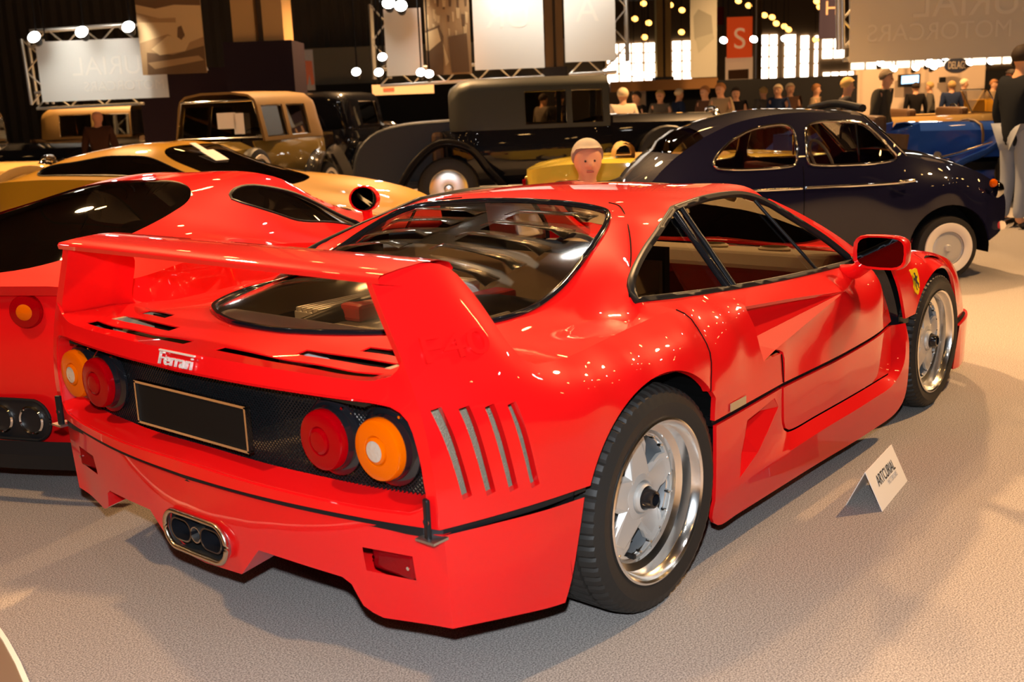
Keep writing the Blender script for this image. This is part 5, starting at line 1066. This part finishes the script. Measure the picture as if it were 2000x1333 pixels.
bm = bmesh.new(); P = cr([(-.87, -.8, .16), (-.90, -.5, .16), (-.91, 0, .16), (-.90, .5, .16), (-.87, .8, .16)], .05); grid(bm, [[(x, y, .29) for x, y, z in P], [(x-.01, y, .24) for x, y, z in P], [(x+.03, y, .17) for x, y, z in P]]); o = bm_obj('diffuser', bm, 'black', ENZ, 50); solidify(o, .01)
bm = bmesh.new(); grid(bm, [[(x+.02, y, .845) for x, y, z in P], [(x+.0, y, .875) for x, y, z in P], [(x+.12, y*.9, .89) for x, y, z in P]]); o = bm_obj('tail_lip', bm, 'red', ENZ, 60); solidify(o, .008)
# --- mustard wedge coupe beyond it
hY = -1.208; plan = [(-.8, 0), (-.79, .5), (-.74, .78), (-.5, .88), (0, .92), (.8, .92), (1.8, .91), (2.6, .90), (3.1, .84), (3.35, .6), (3.42, 0)]
zt = [.86, .86, .86, .88, .90, .88, .82, .72, .60, .52, .48]
ctrl = [(-.6, 0, .93), (-.1, 0, 1.10), (.5, 0, 1.18), (1.0, 0, 1.17), (1.5, 0, .98), (2.0, 0, .80), (2.7, 0, .65), (-.1, .55, 1.06), (.5, .55, 1.13), (1.0, .55, 1.12), (1.5, .55, .95), (2.0, .6, .79), (2.7, .6, .64), (.5, .75, 1.0), (1.0, .76, .97), (0, .74, .98)]
MUS, fM = lowcar('wedge_coupe', 'mustard yellow wedge coupe with black windows and a price card', (3.52, 7.89, 0), hY, mustard, plan, zt, ctrl, [[(2.15, 0), (2.1, .3), (1.95, .62), (1.5, .60), (1.08, .52), (1.04, .25), (1.02, 0)], [(-.25, .66), (.1, .63), (.6, .615), (1.0, .63), (1.4, .70), (1.85, .79), (1.5, .84), (.8, .855), (.1, .85), (-.2, .80)]], wheels=((0, .76, .32), (2.5, .76, .32)), glassm=glass('dark_glass', (.05, .045, .04), .14), gnames=['windscreen'])
screen_card(MUS, (1.36, -.12, fM(np.array([[1.36, .12]]))[0]+.015), .22, .20, -1.05); screen_card(MUS, (1.20, -.10, fM(np.array([[1.20, .10]]))[0]+.015), .10, .22, -1.05)
# --- low pale yellow open sports car
hS = RZ-.12; plan = [(-.7, 0), (-.69, .4), (-.62, .66), (-.3, .76), (.3, .78), (1.0, .76), (1.7, .74), (2.3, .76), (2.7, .66), (2.95, .4), (3.0, 0)]
zt = [.78, .78, .80, .84, .84, .82, .80, .80, .70, .58, .56]
ctrl = [(-.5, 0, .84), (0, 0, .88), (.6, 0, .88), (1.1, 0, .88), (1.6, 0, .86), (2.2, 0, .82), (2.7, 0, .70), (.6, .5, .88), (1.6, .5, .86), (0, .5, .88)]
YEL, fY = lowcar('open_sports_car', 'low pale yellow open sports car between the limousine and the navy car', tuple(np.array(G(UV(1165, 300, 11.3)[0], 11.3)[:2]))+(0,), hS, yellow, plan, zt, ctrl, [[(1.35, 0), (1.33, .3), (1.1, .56), (.6, .6), (.25, .5), (.2, .25), (.2, 0)]], wheels=((0, .66, .29), (2.25, .66, .29)), glassm=mat('cockpit_ochre', (.34, .19, .03), .6), gnames=['cockpit_cover'])
for y in (-.3, .3):
    bm = bmesh.new(); rows = []
    for t in np.linspace(0, 1, 8): rows.append([(.30+.10*math.cos(a)-.05*t, y+.26*(t*2-1)*.9, .90+.10*math.sin(a)) for a in np.linspace(0, 2*math.pi, 12, endpoint=False)])
    grid(bm, rows, closed_v=True); bm_obj('seat_roll', bm, mat('seat_ochre', (.52, .30, .05), .6), YEL, 60)
bm = bmesh.new(); box(bm, (-.68, 0, .66), (.04, 1.1, .14)); o = bm_obj('rear_panel', bm, mat('rear_gold', (.55, .36, .08), .4, .4), YEL); bevel(o, .02)
for sg in (-1, 1):
    bm = bmesh.new(); lathe(bm, [(0, .03), (.04, .025), (.045, -.01)], 16, Matrix.Translation((-.69, sg*.58, .66)) @ Matrix.Rotation(math.pi/2, 4, 'Z')); bm_obj('tail_light', bm, 'redlens', YEL, 40)
# --- rounded navy microcar
hF = -.72; FI = empty('microcar', at(gp(1846, 549), hF, 1.84, -.60), hF, 'dark navy rounded microcar with whitewall tyres and chrome trim', 'car')
bt_ = cr([(.33, .60, .25), (.9, .605, .25), (1.51, .60, .25)]); fa_ = arch(1.84, .25, .33, 180, 8, .635, 18); ra_ = arch(0, .25, .33, 172, 0, .635, 18)
fa_[0] = bt_[-1]; ra_[-1] = bt_[0]
fr_ = cr([tuple(fa_[-1]), (2.30, .56, .36), (2.37, .50, .50), (2.37, .47, .62), (2.29, .46, .72)]); cr_ = cr([(2.29, .46, .72), (2.12, .47, .81), (1.9, .48, .87), (1.70, .49, .91), (1.53, .51, .95)])
ap_ = cr([(1.53, .51, .95), (1.38, .50, 1.10), (1.20, .475, 1.255)]); rr_ = cr([(1.20, .475, 1.255), (.95, .475, 1.29), (.55, .475, 1.295), (.2, .465, 1.24), (-.02, .455, 1.15)])
tr_ = cr([(-.02, .455, 1.15), (-.25, .45, 1.0), (-.45, .455, .80), (-.55, .47, .60), (-.57, .50, .42), (-.50, .55, .30), tuple(ra_[0])])
dw = [(.72, .94), (.76, .925), (1.38, .925), (1.44, .945), (1.40, 1.0), (1.25, 1.16), (1.18, 1.205), (1.05, 1.222), (.82, 1.225), (.74, 1.20), (.715, 1.1)]
qw = [(.62, .94), (.585, .925), (.08, .925), (.02, .945), (.03, .99), (.14, 1.10), (.30, 1.185), (.45, 1.215), (.58, 1.215), (.625, 1.18)]
dwl = cr([(a, b, 0) for a, b in dw], .03, closed=True)[:, :2]; qwl = cr([(a, b, 0) for a, b in qw], .03, closed=True)[:, :2]
V, T, ff = patch([bt_, fa_, fr_, cr_, ap_, rr_, tr_, ra_], 'y', [(.8, .645, .5), (.8, .655, .68), (.8, .64, .85), (.3, .65, .65), (1.4, .64, .65), (1.84, .65, .66), (1.84, .60, .80), (0, .65, .66), (1.2, .62, .92), (-.3, .60, .7), (2.15, .60, .62)], [dwl, qwl], .045, (0, 1, 0), soft=1e-3)
pair('body_side', [(V, T)], navy, FI, 45, .015)
bm = bmesh.new()
V, T, _ = patch([cr_[::-1], cr([(2.29, .46, .72), (2.36, .25, .71), (2.38, 0, .71)]), cr([(2.38, 0, .71), (2.2, 0, .84), (1.9, 0, .93), (1.56, 0, .985)]), cr([(1.56, 0, .985), (1.56, .3, .975), (1.53, .51, .95)])], 'z', [(2.0, .3, .88)], [], .06, (0, 0, 1), True); emit(bm, V, T); o = bm_obj('bonnet', bm, navy, FI, 50, 1e-4)
bm = bmesh.new(); V, T, froof = patch([rr_[::-1], cr([(1.20, .475, 1.255), (1.24, .25, 1.285), (1.25, 0, 1.295)]), cr([(1.25, 0, 1.295), (.8, 0, 1.325), (.4, 0, 1.32), (.02, 0, 1.21)]), cr([(.02, 0, 1.21), (0, .25, 1.19), (-.02, .455, 1.15)])], 'z', [(.7, .3, 1.315)], [], .06, (0, 0, 1), True); emit(bm, V, T); bm_obj('roof', bm, navy, FI, 50, 1e-4)
bm = bmesh.new(); tl = tr_[:len(tr_)-0]; rows = [[(p[0]-.05*(1-(k/.46)**2)*1.2, k*(p[1]/.46), p[2]+(.05*(1-(k/.46)**2) if i < 6 else 0)) for k in np.linspace(-.46, .46, 15)] for i, p in enumerate(tl)]
grid(bm, rows[7:]); bm_obj('engine_lid', bm, navy, FI, 50)
bm = bmesh.new(); grid(bm, rows[:8]); bm_obj('rear_window', bm, glass('car_glass', (.62, .58, .5), .10), FI, 50)
bm = bmesh.new(); rows = [[(x+.05*(1-(k/.5)**2), k*w_/.5, z+.03*(1-(k/.5)**2)) for k in np.linspace(-.5, .5, 13)] for x, w_, z in ((1.53, .50, .95), (1.38, .49, 1.10), (1.21, .465, 1.25))]; grid(bm, rows); bm_obj('windscreen', bm, glass('car_glass', (.62, .58, .5), .10), FI, 60)
q = rows; bm = bmesh.new(); tube(bm, [*q[0], *[r[-1] for r in q[1:]], *q[2][::-1][1:], *[r[0] for r in q[1:2]]], .014, 6, True); bm_obj('windscreen_trim', bm, 'chrome', FI, 60)
bm = bmesh.new(); V, T, _ = patch([bt_ if False else cr([(2.37, .47, .62), (2.37, .50, .50), (2.33, .54, .36)]), cr([(2.33, .54, .36), (2.37, .3, .30), (2.39, 0, .30)]), cr([(2.39, 0, .30), (2.42, 0, .5), (2.38, 0, .71)]), cr([(2.38, 0, .71), (2.36, .25, .71), (2.29, .46, .72), (2.37, .47, .62)])], 'x', [], [], .06, (1, 0, 0), True); emit(bm, V, T); bm_obj('nose_panel', bm, navy, FI, 50, 1e-4)
for sg in (-1, 1):
    for nm, lp in (('door_window', dwl), ('quarter_window', qwl)):
        L3 = np.column_stack([lp[:, 0], ff(lp), lp[:, 1]]); V, T, _ = patch([np.vstack([L3, L3[:1]])], 'y', [], [], .06, (0, 1, 0)); V[:, 1] -= .008; bm = bmesh.new(); emit(bm, V, T, False, sg); g = bm_obj(nm, bm, glass('car_glass', (.62, .58, .5), .10), FI, 60)
        bm = bmesh.new(); tube(bm, [(p[0], sg*(p[1]+.003), p[2]) for p in L3], .011, 6, True); bm_obj('chrome_frame', bm, 'chrome', g, 60)
    bm = bmesh.new(); tube(bm, [(1.12, sg*.595, .93), (1.10, sg*.555, 1.21)], .008, 6); bm_obj('vent_window_bar', bm, 'chrome', FI)
    for a, b in ((-.1, .655), (.685, 1.46)):
        bm = bmesh.new(); tube(bm, [(x, sg*(ff(np.array([[x, .765]]))[0]+.006), .765) for x in np.linspace(a, b, 10)], .011, 6); bm_obj('side_moulding', bm, 'chrome', FI, 60)
    bm = bmesh.new(); tube(bm, [(1.40, sg*.665, .775), (1.44, sg*.675, .775), (1.52, sg*.665, .78)], .014, 8); bm_obj('door_handle', bm, 'chrome', FI, 60)
    bm = bmesh.new(); tube(bm, [(.672, sg*(ff(np.array([[.672, z_]]))[0]+.001), z_) for z_ in np.linspace(.27, .92, 14)], .003, 4); bm_obj('door_gap', bm, 'dark', FI)
    bm = bmesh.new(); lathe(bm, [(0, .06), (.05, .05), (.075, .01), (.08, -.02)], 22, Matrix.Translation((2.28, sg*.48, .66)) @ Matrix.Rotation(-math.pi/2, 4, 'Z')); bm_obj('headlamp', bm, 'chrome', FI, 40)
    bm = bmesh.new(); lathe(bm, [(0, .03), (.025, .02), (.032, 0)], 14, Matrix.Translation((2.20, sg*.585, .72)) @ Matrix.Rotation(0 if sg > 0 else math.pi, 4, 'Z')); bm_obj('side_indicator', bm, 'orangelens', FI, 40)
    for x in (0, 1.84): road_wheel(FI, (x, sg*.56, .25), .25, .125, 'disc', True, 'alu', rimf=.5)
for xx in (1, -1):
    bm = bmesh.new(); X0 = 2.44 if xx > 0 else -.64; tube(bm, [(X0-xx*.16, -.60, .40), (X0-xx*.03, -.5, .40), (X0, 0, .40), (X0-xx*.03, .5, .40), (X0-xx*.16, .60, .40)], .035, 8); b_ = bm_obj('bumper', bm, 'chrome', FI, 60)
    for y in (-.3, .3): bm = bmesh.new(); tube(bm, [(X0, y, .34), (X0+xx*.02, y, .40), (X0, y, .52)], .025, 8); bm_obj('overrider', bm, 'chrome', b_, 60)
for sg in (-1, 1):
    for cx in (0, 1.84):
        bm = bmesh.new(); rows = [[(cx+.335*math.cos(a), sg*y, .25+.335*math.sin(a)) for a in np.radians(np.linspace(-8, 188, 20))] for y in (.40, .615)]; grid(bm, rows); bm.faces.new([bm.verts.new(v) for v in rows[0]]); bm_obj('wheel_housing', bm, 'dark', FI)
bm = bmesh.new(); tube(bm, [(2.385, 0, .71), (2.21, 0, .848), (1.9, 0, .94), (1.57, 0, .995)], .012, 6); bm_obj('bonnet_moulding', bm, 'chrome', FI, 60)
bm = bmesh.new(); box(bm, (.9, 0, .30), (1.9, 1.0, .03)); box(bm, (.9, 0, .45), (.45, .95, .12)); box(bm, (.70, 0, .68), (.12, .95, .45)); o = bm_obj('front_seats', bm, mat('seat_dark_red', (.30, .02, .015), .6), FI); bevel(o, .04)
bm = bmesh.new(); tube(bm, [(1.22-.07*math.sin(a), .26+.18*math.cos(a), .90+.16*math.sin(a)) for a in np.linspace(0, 2*math.pi, 24, endpoint=False)], .012, 6, True); bm_obj('steering_wheel', bm, mat('cream_plastic', (.6, .5, .35), .5), FI, 60)
bm = bmesh.new(); P = cr([(.95, -.46, 1.31), (.95, 0, 1.345), (.95, .46, 1.31)], .06)
for x_ in (.0,): tube(bm, [(x+.25, y, z+.0) for x, y, z in P], .03, 8)
bm_obj('folded_sunroof', bm, 'black', FI, 60)
# ================================================================== people
def skin_mesh(name, J, Eg, m, par, root=0, sub=2):
    bm = bmesh.new(); lay = bm.verts.layers.skin.verify(); vs = []
    for i, (p, r) in enumerate(J):
        v = bm.verts.new(p); v[lay].radius = (r, r) if not isinstance(r, tuple) else r; v[lay].use_root = (i == root); vs.append(v)
    for a, b in Eg: bm.edges.new((vs[a], vs[b]))
    me = bpy.data.meshes.new(name); bm.to_mesh(me); bm.free(); me.materials.append(m); o = link(bpy.data.objects.new(name, me)); o.parent = par
    k = o.modifiers.new('skin', 'SKIN'); k.use_smooth_shade = True
    s_ = o.modifiers.new('smooth', 'SUBSURF'); s_.levels = sub; s_.render_levels = sub
    return o
def hand(J, Eg, w, wi, d, up):
    """palm and five fingers grown from the wrist joint wi"""
    d = Vector(d).normalized(); up = Vector(up); n = d.cross(up).normalized(); w = Vector(w)
    pi = len(J); J.append((tuple(w+d*.05), (.036, .018))); Eg.append((wi, pi))
    for k, (off, ln) in enumerate(((-.03, .075), (-.01, .088), (.012, .084), (.032, .066))):
        b = len(J); J.append((tuple(w+d*.085+up*off), .011)); Eg.append((pi, b)); J.append((tuple(w+d*(.085+ln*.5)+up*off*1.1+n*.012), .009)); Eg.append((b, b+1)); J.append((tuple(w+d*(.085+ln*.85)+up*off*1.1+n*.035), .0075)); Eg.append((b+1, b+2))
    b = len(J); J.append((tuple(w+d*.04-up*.045+n*.012), .012)); Eg.append((pi, b)); J.append((tuple(w+d*.075-up*.06+n*.03), .0095)); Eg.append((b, b+1))
SK = mat('skin', (.62, .33, .19), .55, spec=.2); SK2 = mat('skin_ruddy', (.55, .24, .13), .55, spec=.2)
CL = {}
def cloth(n, c): 
    if n not in CL: CL[n] = mat('cloth_'+n, c, .9, spec=.1, bump=(200, .2, .003))
    return CL[n]
def person(label, loc, rz, H=1.72, jacket='black', jc=(.01, .01, .012), tr='dark', tc=(.02, .02, .025), hair=(.05, .03, .02), bald=False, longhair=False, pose='stand', grp=None, fingers=False, skin=None, lean=0., arms=None):
    k = H/1.78; e = empty('person', loc, rz, label, 'person', grp); sk = skin or SK
    def P(x, y, z): return (x*k, y*k, z*k)
    if pose == 'crouch':
        pel, ch, nk, hd = (-.05, 0, .38), (.02, 0, .72), (.04, 0, .90), (.09, 0, 1.03)
        legs = {s: [(-.05, s*.10, .38), (.36, s*.17, .50), (.14, s*.17, .09), (.26, s*.18, .04)] for s in (-1, 1)}
        ar = {s: [(.04, s*.19, .84), (.12, s*.28, .58), (.32, s*.09, .77)] for s in (-1, 1)}
    else:
        pel, ch, nk, hd = (0, 0, .95), (lean*.5, 0, 1.32), (lean*.85, 0, 1.50), (lean*1.1+.03, 0, 1.64-.12*lean)
        legs = {s: [(0, s*.095, .93), (.02, s*.105, .50), (-.02, s*.11, .09), (.12, s*.125, .04)] for s in (-1, 1)}
        ar = {s: [(lean*.7, s*.19, 1.43), (lean*.5-.02, s*.26, 1.14), (lean*.5+.08, s*.27, .90)] for s in (-1, 1)}
        if arms: ar.update(arms)
    hv = np.array(hd); J = [(P(*pel), .13*k), (P(*((np.array(pel)+np.array(ch))/2)), .12*k), (P(*ch), .15*k), (P(*nk), .058*k), (P(*(hv-np.array([0, 0, .07]))), .062*k), (P(*hv), .088*k), (P(*(hv+np.array([-.01, 0, .08]))), .086*k), (P(*(hv+np.array([-.01, 0, .115]))), .05*k),
         (P(*(hv+np.array([.105, 0, -.015]))), .014*k), (P(*(hv+np.array([0, .092, -.01]))), .014*k), (P(*(hv+np.array([0, -.092, -.01]))), .014*k)]
    Eg = [(0, 1), (1, 2), (2, 3), (3, 4), (4, 5), (5, 6), (6, 7), (5, 8), (5, 9), (5, 10)]
    for s in (-1, 1):
        a = len(J); J += [(P(*legs[s][0]), .085*k), (P(*legs[s][1]), .058*k), (P(*legs[s][2]), .042*k), (P(*legs[s][3]), .038*k)]; Eg += [(0, a), (a, a+1), (a+1, a+2), (a+2, a+3)]
        a = len(J); J += [(P(*ar[s][0]), .06*k), (P(*ar[s][1]), .042*k), (P(*ar[s][2]), .03*k)]; Eg += [(2, a), (a, a+1), (a+1, a+2)]
        if fingers: hand(J, Eg, P(*ar[s][2]), a+2, np.array(ar[s][2])-np.array(ar[s][1])+(np.array([.1, 0, 0]) if pose == 'crouch' else 0), (1, 0, 0) if pose != 'crouch' else (0, 0, 1))
        else: J.append((P(*(np.array(ar[s][2])+(np.array(ar[s][2])-np.array(ar[s][1]))*.35)), .03*k)); Eg.append((a+2, len(J)-1))
    skin_mesh('body', J, Eg, sk, e)
    jm = cloth(jacket, jc); tm = cloth(tr, tc)
    J2 = [(P(*(np.array(pel)+np.array([0, 0, -.17 if pose != 'crouch' else .02]))), .165*k), (P(*((np.array(pel)+np.array(ch))/2)), .155*k), (P(*ch), .195*k), (P(*(np.array(nk)-np.array([0, 0, .03]))), .088*k)]; E2 = [(0, 1), (1, 2), (2, 3)]
    for s in (-1, 1):
        a = len(J2); w_ = np.array(ar[s][2]); el = np.array(ar[s][1]); J2 += [(P(*ar[s][0]), .092*k), (P(*el), .064*k), (P(*(w_+(el-w_)*.08)), .046*k)]; E2 += [(2, a), (a, a+1), (a+1, a+2)]
    skin_mesh('jacket', J2, E2, jm, e)
    Jt = [(P(*(np.array(pel)+np.array([0, 0, .03]))), .148*k)]; Et = []
    for s in (-1, 1):
        a = len(Jt); Jt += [(P(*legs[s][0]), .105*k), (P(*legs[s][1]), .078*k), (P(*legs[s][2]), .062*k)]; Et += [(0, a), (a, a+1), (a+1, a+2)]
        f = np.array(legs[s][3]); skin_mesh('shoe', [(P(f[0]-.14, f[1], .045), .045*k), (P(f[0], f[1], .045), .05*k), (P(f[0]+.09, f[1], .04), .036*k)], [(0, 1), (1, 2)], mat('shoe_leather', (.02, .014, .01), .4), e, sub=1)
    skin_mesh('trousers', Jt, Et, tm, e)
    if not bald:
        bm = bmesh.new(); bmesh.ops.create_uvsphere(bm, u_segments=20, v_segments=14, radius=1)
        for v in bm.verts:
            x, y, z = v.co; t_ = min(1, max(0, (x+.05)/.7)); low = -.42+.90*t_**.7
            if longhair and x < .15: low = -.75
            if z < low: z = low-.06*(low-z); 
            q = hv+np.array([-.012+x*.115*(1 if z > -.2 else .92), y*.108, .045+z*.115]); v.co = P(*q)
        bm_obj('hair', bm, mat('hair_%d' % int(hair[0]*1000), hair, .7, spec=.2), e, 80)
    for s in (-1, 1):
        bm = bmesh.new(); bmesh.ops.create_uvsphere(bm, u_segments=8, v_segments=6, radius=.008*k, matrix=Matrix.Translation(P(*(hv+np.array([.080, s*.031, .012]))))); bm_obj('eye', bm, 'ink', e, 80)
    bm = bmesh.new(); tube(bm, [P(*(hv+np.array([.078, y, -.058]))) for y in (-.024, 0, .024)], .006*k, 5); bm_obj('mouth', bm, mat('lips', (.35, .1, .08), .6), e, 80)
    return e
def spot(px, d): 
    u, _ = UV(px, 200, d); return G(u, d)
TOW = YAW+math.pi   # facing the photographer
person('woman with short blond hair and a dark grey top behind the navy microcar', spot(1652, 15.7), RZ-.1, 1.60, 'grey_top', (.05, .045, .045), hair=(.62, .40, .14), fingers=True)
person('grey-haired man in a dark grey suit with a lanyard beside the blond woman', spot(1716, 15.9), TOW+.9, 1.70, 'grey_suit', (.05, .045, .035), hair=(.16, .12, .08), fingers=True, lean=.08)
pr_ = gp(1975, 446); person('man in a black jacket and pale blue jeans beside the blue roadster', (pr_[0], pr_[1], 0), RZ+.3, 1.80, 'black_jacket', (.014, .016, .02), 'jeans', (.30, .33, .40), fingers=True, hair=(.03, .02, .015))
person('man in a tan jacket cut by the picture edge', spot(2040, 12.8), RZ, 1.76, 'tan_jacket', (.26, .12, .04), hair=(.05, .03, .02))
person('dark-haired man in profile behind the man in the black jacket', spot(1974, 19.3), RZ+math.pi, 1.66, 'black_coat', (.012, .01, .01), hair=(.03, .02, .012), skin=SK2)
q = spot(1140, 7.4); CRP = person('grey-haired man crouching with a small camera behind the red roof', q, TOW+.12, 1.80, 'black_coat', (.012, .01, .01), hair=(.27, .24, .20), pose='crouch', fingers=True)
CM = empty('compact_camera', (q[0]-.46*FH[0], q[1]-.46*FH[1], .83), TOW+.12, 'small silver camera held by the crouching man', 'camera'); bm = bmesh.new(); box(bm, (0, 0, 0), (.03, .10, .062)); o = bm_obj('camera_body', bm, 'steel', CM); bevel(o, .006); bm = bmesh.new(); lathe(bm, [(0, .03), (.016, .03), (.022, .02), (.022, -.01)], 20, Matrix.Translation((.015, 0, 0)) @ Matrix.Rotation(-math.pi/2, 4, 'Z')); bm_obj('lens', bm, 'black', CM, 40)
person('bald man in a brown sweater seen from behind among the dark tourers', spot(186, 17.2), YAW+.2, 1.58, 'brown_sweater', (.055, .022, .012), bald=True, skin=SK2)
person('stooping man in a pale pink shirt leaning over beside the olive car', spot(352, 21.5), RZ+.2, 1.66, 'pink_shirt', (.50, .24, .15), hair=(.25, .13, .06), lean=.32)
person('ginger-haired man next to the stooping man in pink', spot(404, 22.5), TOW, 1.66, 'brown_coat', (.10, .05, .03), hair=(.35, .15, .05))
person('man in a dark red jumper standing at the black drape', spot(668, 24.5), TOW+.3, 1.62, 'red_jumper', (.22, .02, .02), bald=True, skin=SK2)
person('man in a brown coat beside the red jumper at the black drape', spot(638, 24.1), TOW-.2, 1.62, 'brown_coat', (.10, .05, .03), hair=(.12, .05, .02))
person('white-haired man in a cream shirt seen from behind past the limousine bonnet', spot(1217, 18.2), YAW, 1.60, 'cream_shirt', (.62, .50, .36), hair=(.70, .55, .34))
cols = [('black coat', 'black_coat', (.012, .01, .01)), ('grey jumper', 'grey_jumper', (.10, .085, .07)), ('navy coat', 'navy_coat', (.02, .03, .07)), ('brown coat', 'brown_coat', (.10, .05, .03)), ('beige jacket', 'beige_jacket', (.34, .24, .14))]
hrs = [('dark', (.03, .02, .012)), ('ginger', (.35, .15, .05)), ('white', (.70, .55, .34)), ('fair', (.45, .28, .10))]
for i, (px, d, H_, wh) in enumerate(((1245, 21, 1.55, 'near the white-haired man in cream'), (1290, 22, 1.56, 'near the white-haired man in cream'), (1325, 23, 1.58, 'under the grey sketch banner'), (1378, 21, 1.60, 'under the grey sketch banner'), (1408, 20.5, 1.64, 'under the grey sketch banner'), (1437, 22, 1.55, 'before the black drape'), (1492, 24, 1.55, 'before the black drape'), (1520, 22, 1.58, 'before the black drape'), (1542, 23, 1.60, 'before the black drape'), (1592, 22, 1.56, 'before the black drape'),
        (1788, 25, 1.52, 'below the television'), (1816, 25.6, 1.52, 'below the television'), (1858, 25, 1.52, 'below the oval sign'), (1880, 25.8, 1.56, 'below the oval sign'), (1938, 26, 1.52, 'at the right-hand drape'), (1092, 21, 1.60, 'seen through the limousine window'), (1060, 22.5, 1.58, 'seen through the limousine window'))):
    c_, h_ = cols[i % 5], hrs[(i*3+i//4) % 4]
    person('visitor with %s hair in a %s %s' % (h_[0], c_[0], wh), spot(px, d), random.uniform(0, 6.2), H_, c_[1], c_[2], hair=h_[1], grp='visitors at the back of the stand')
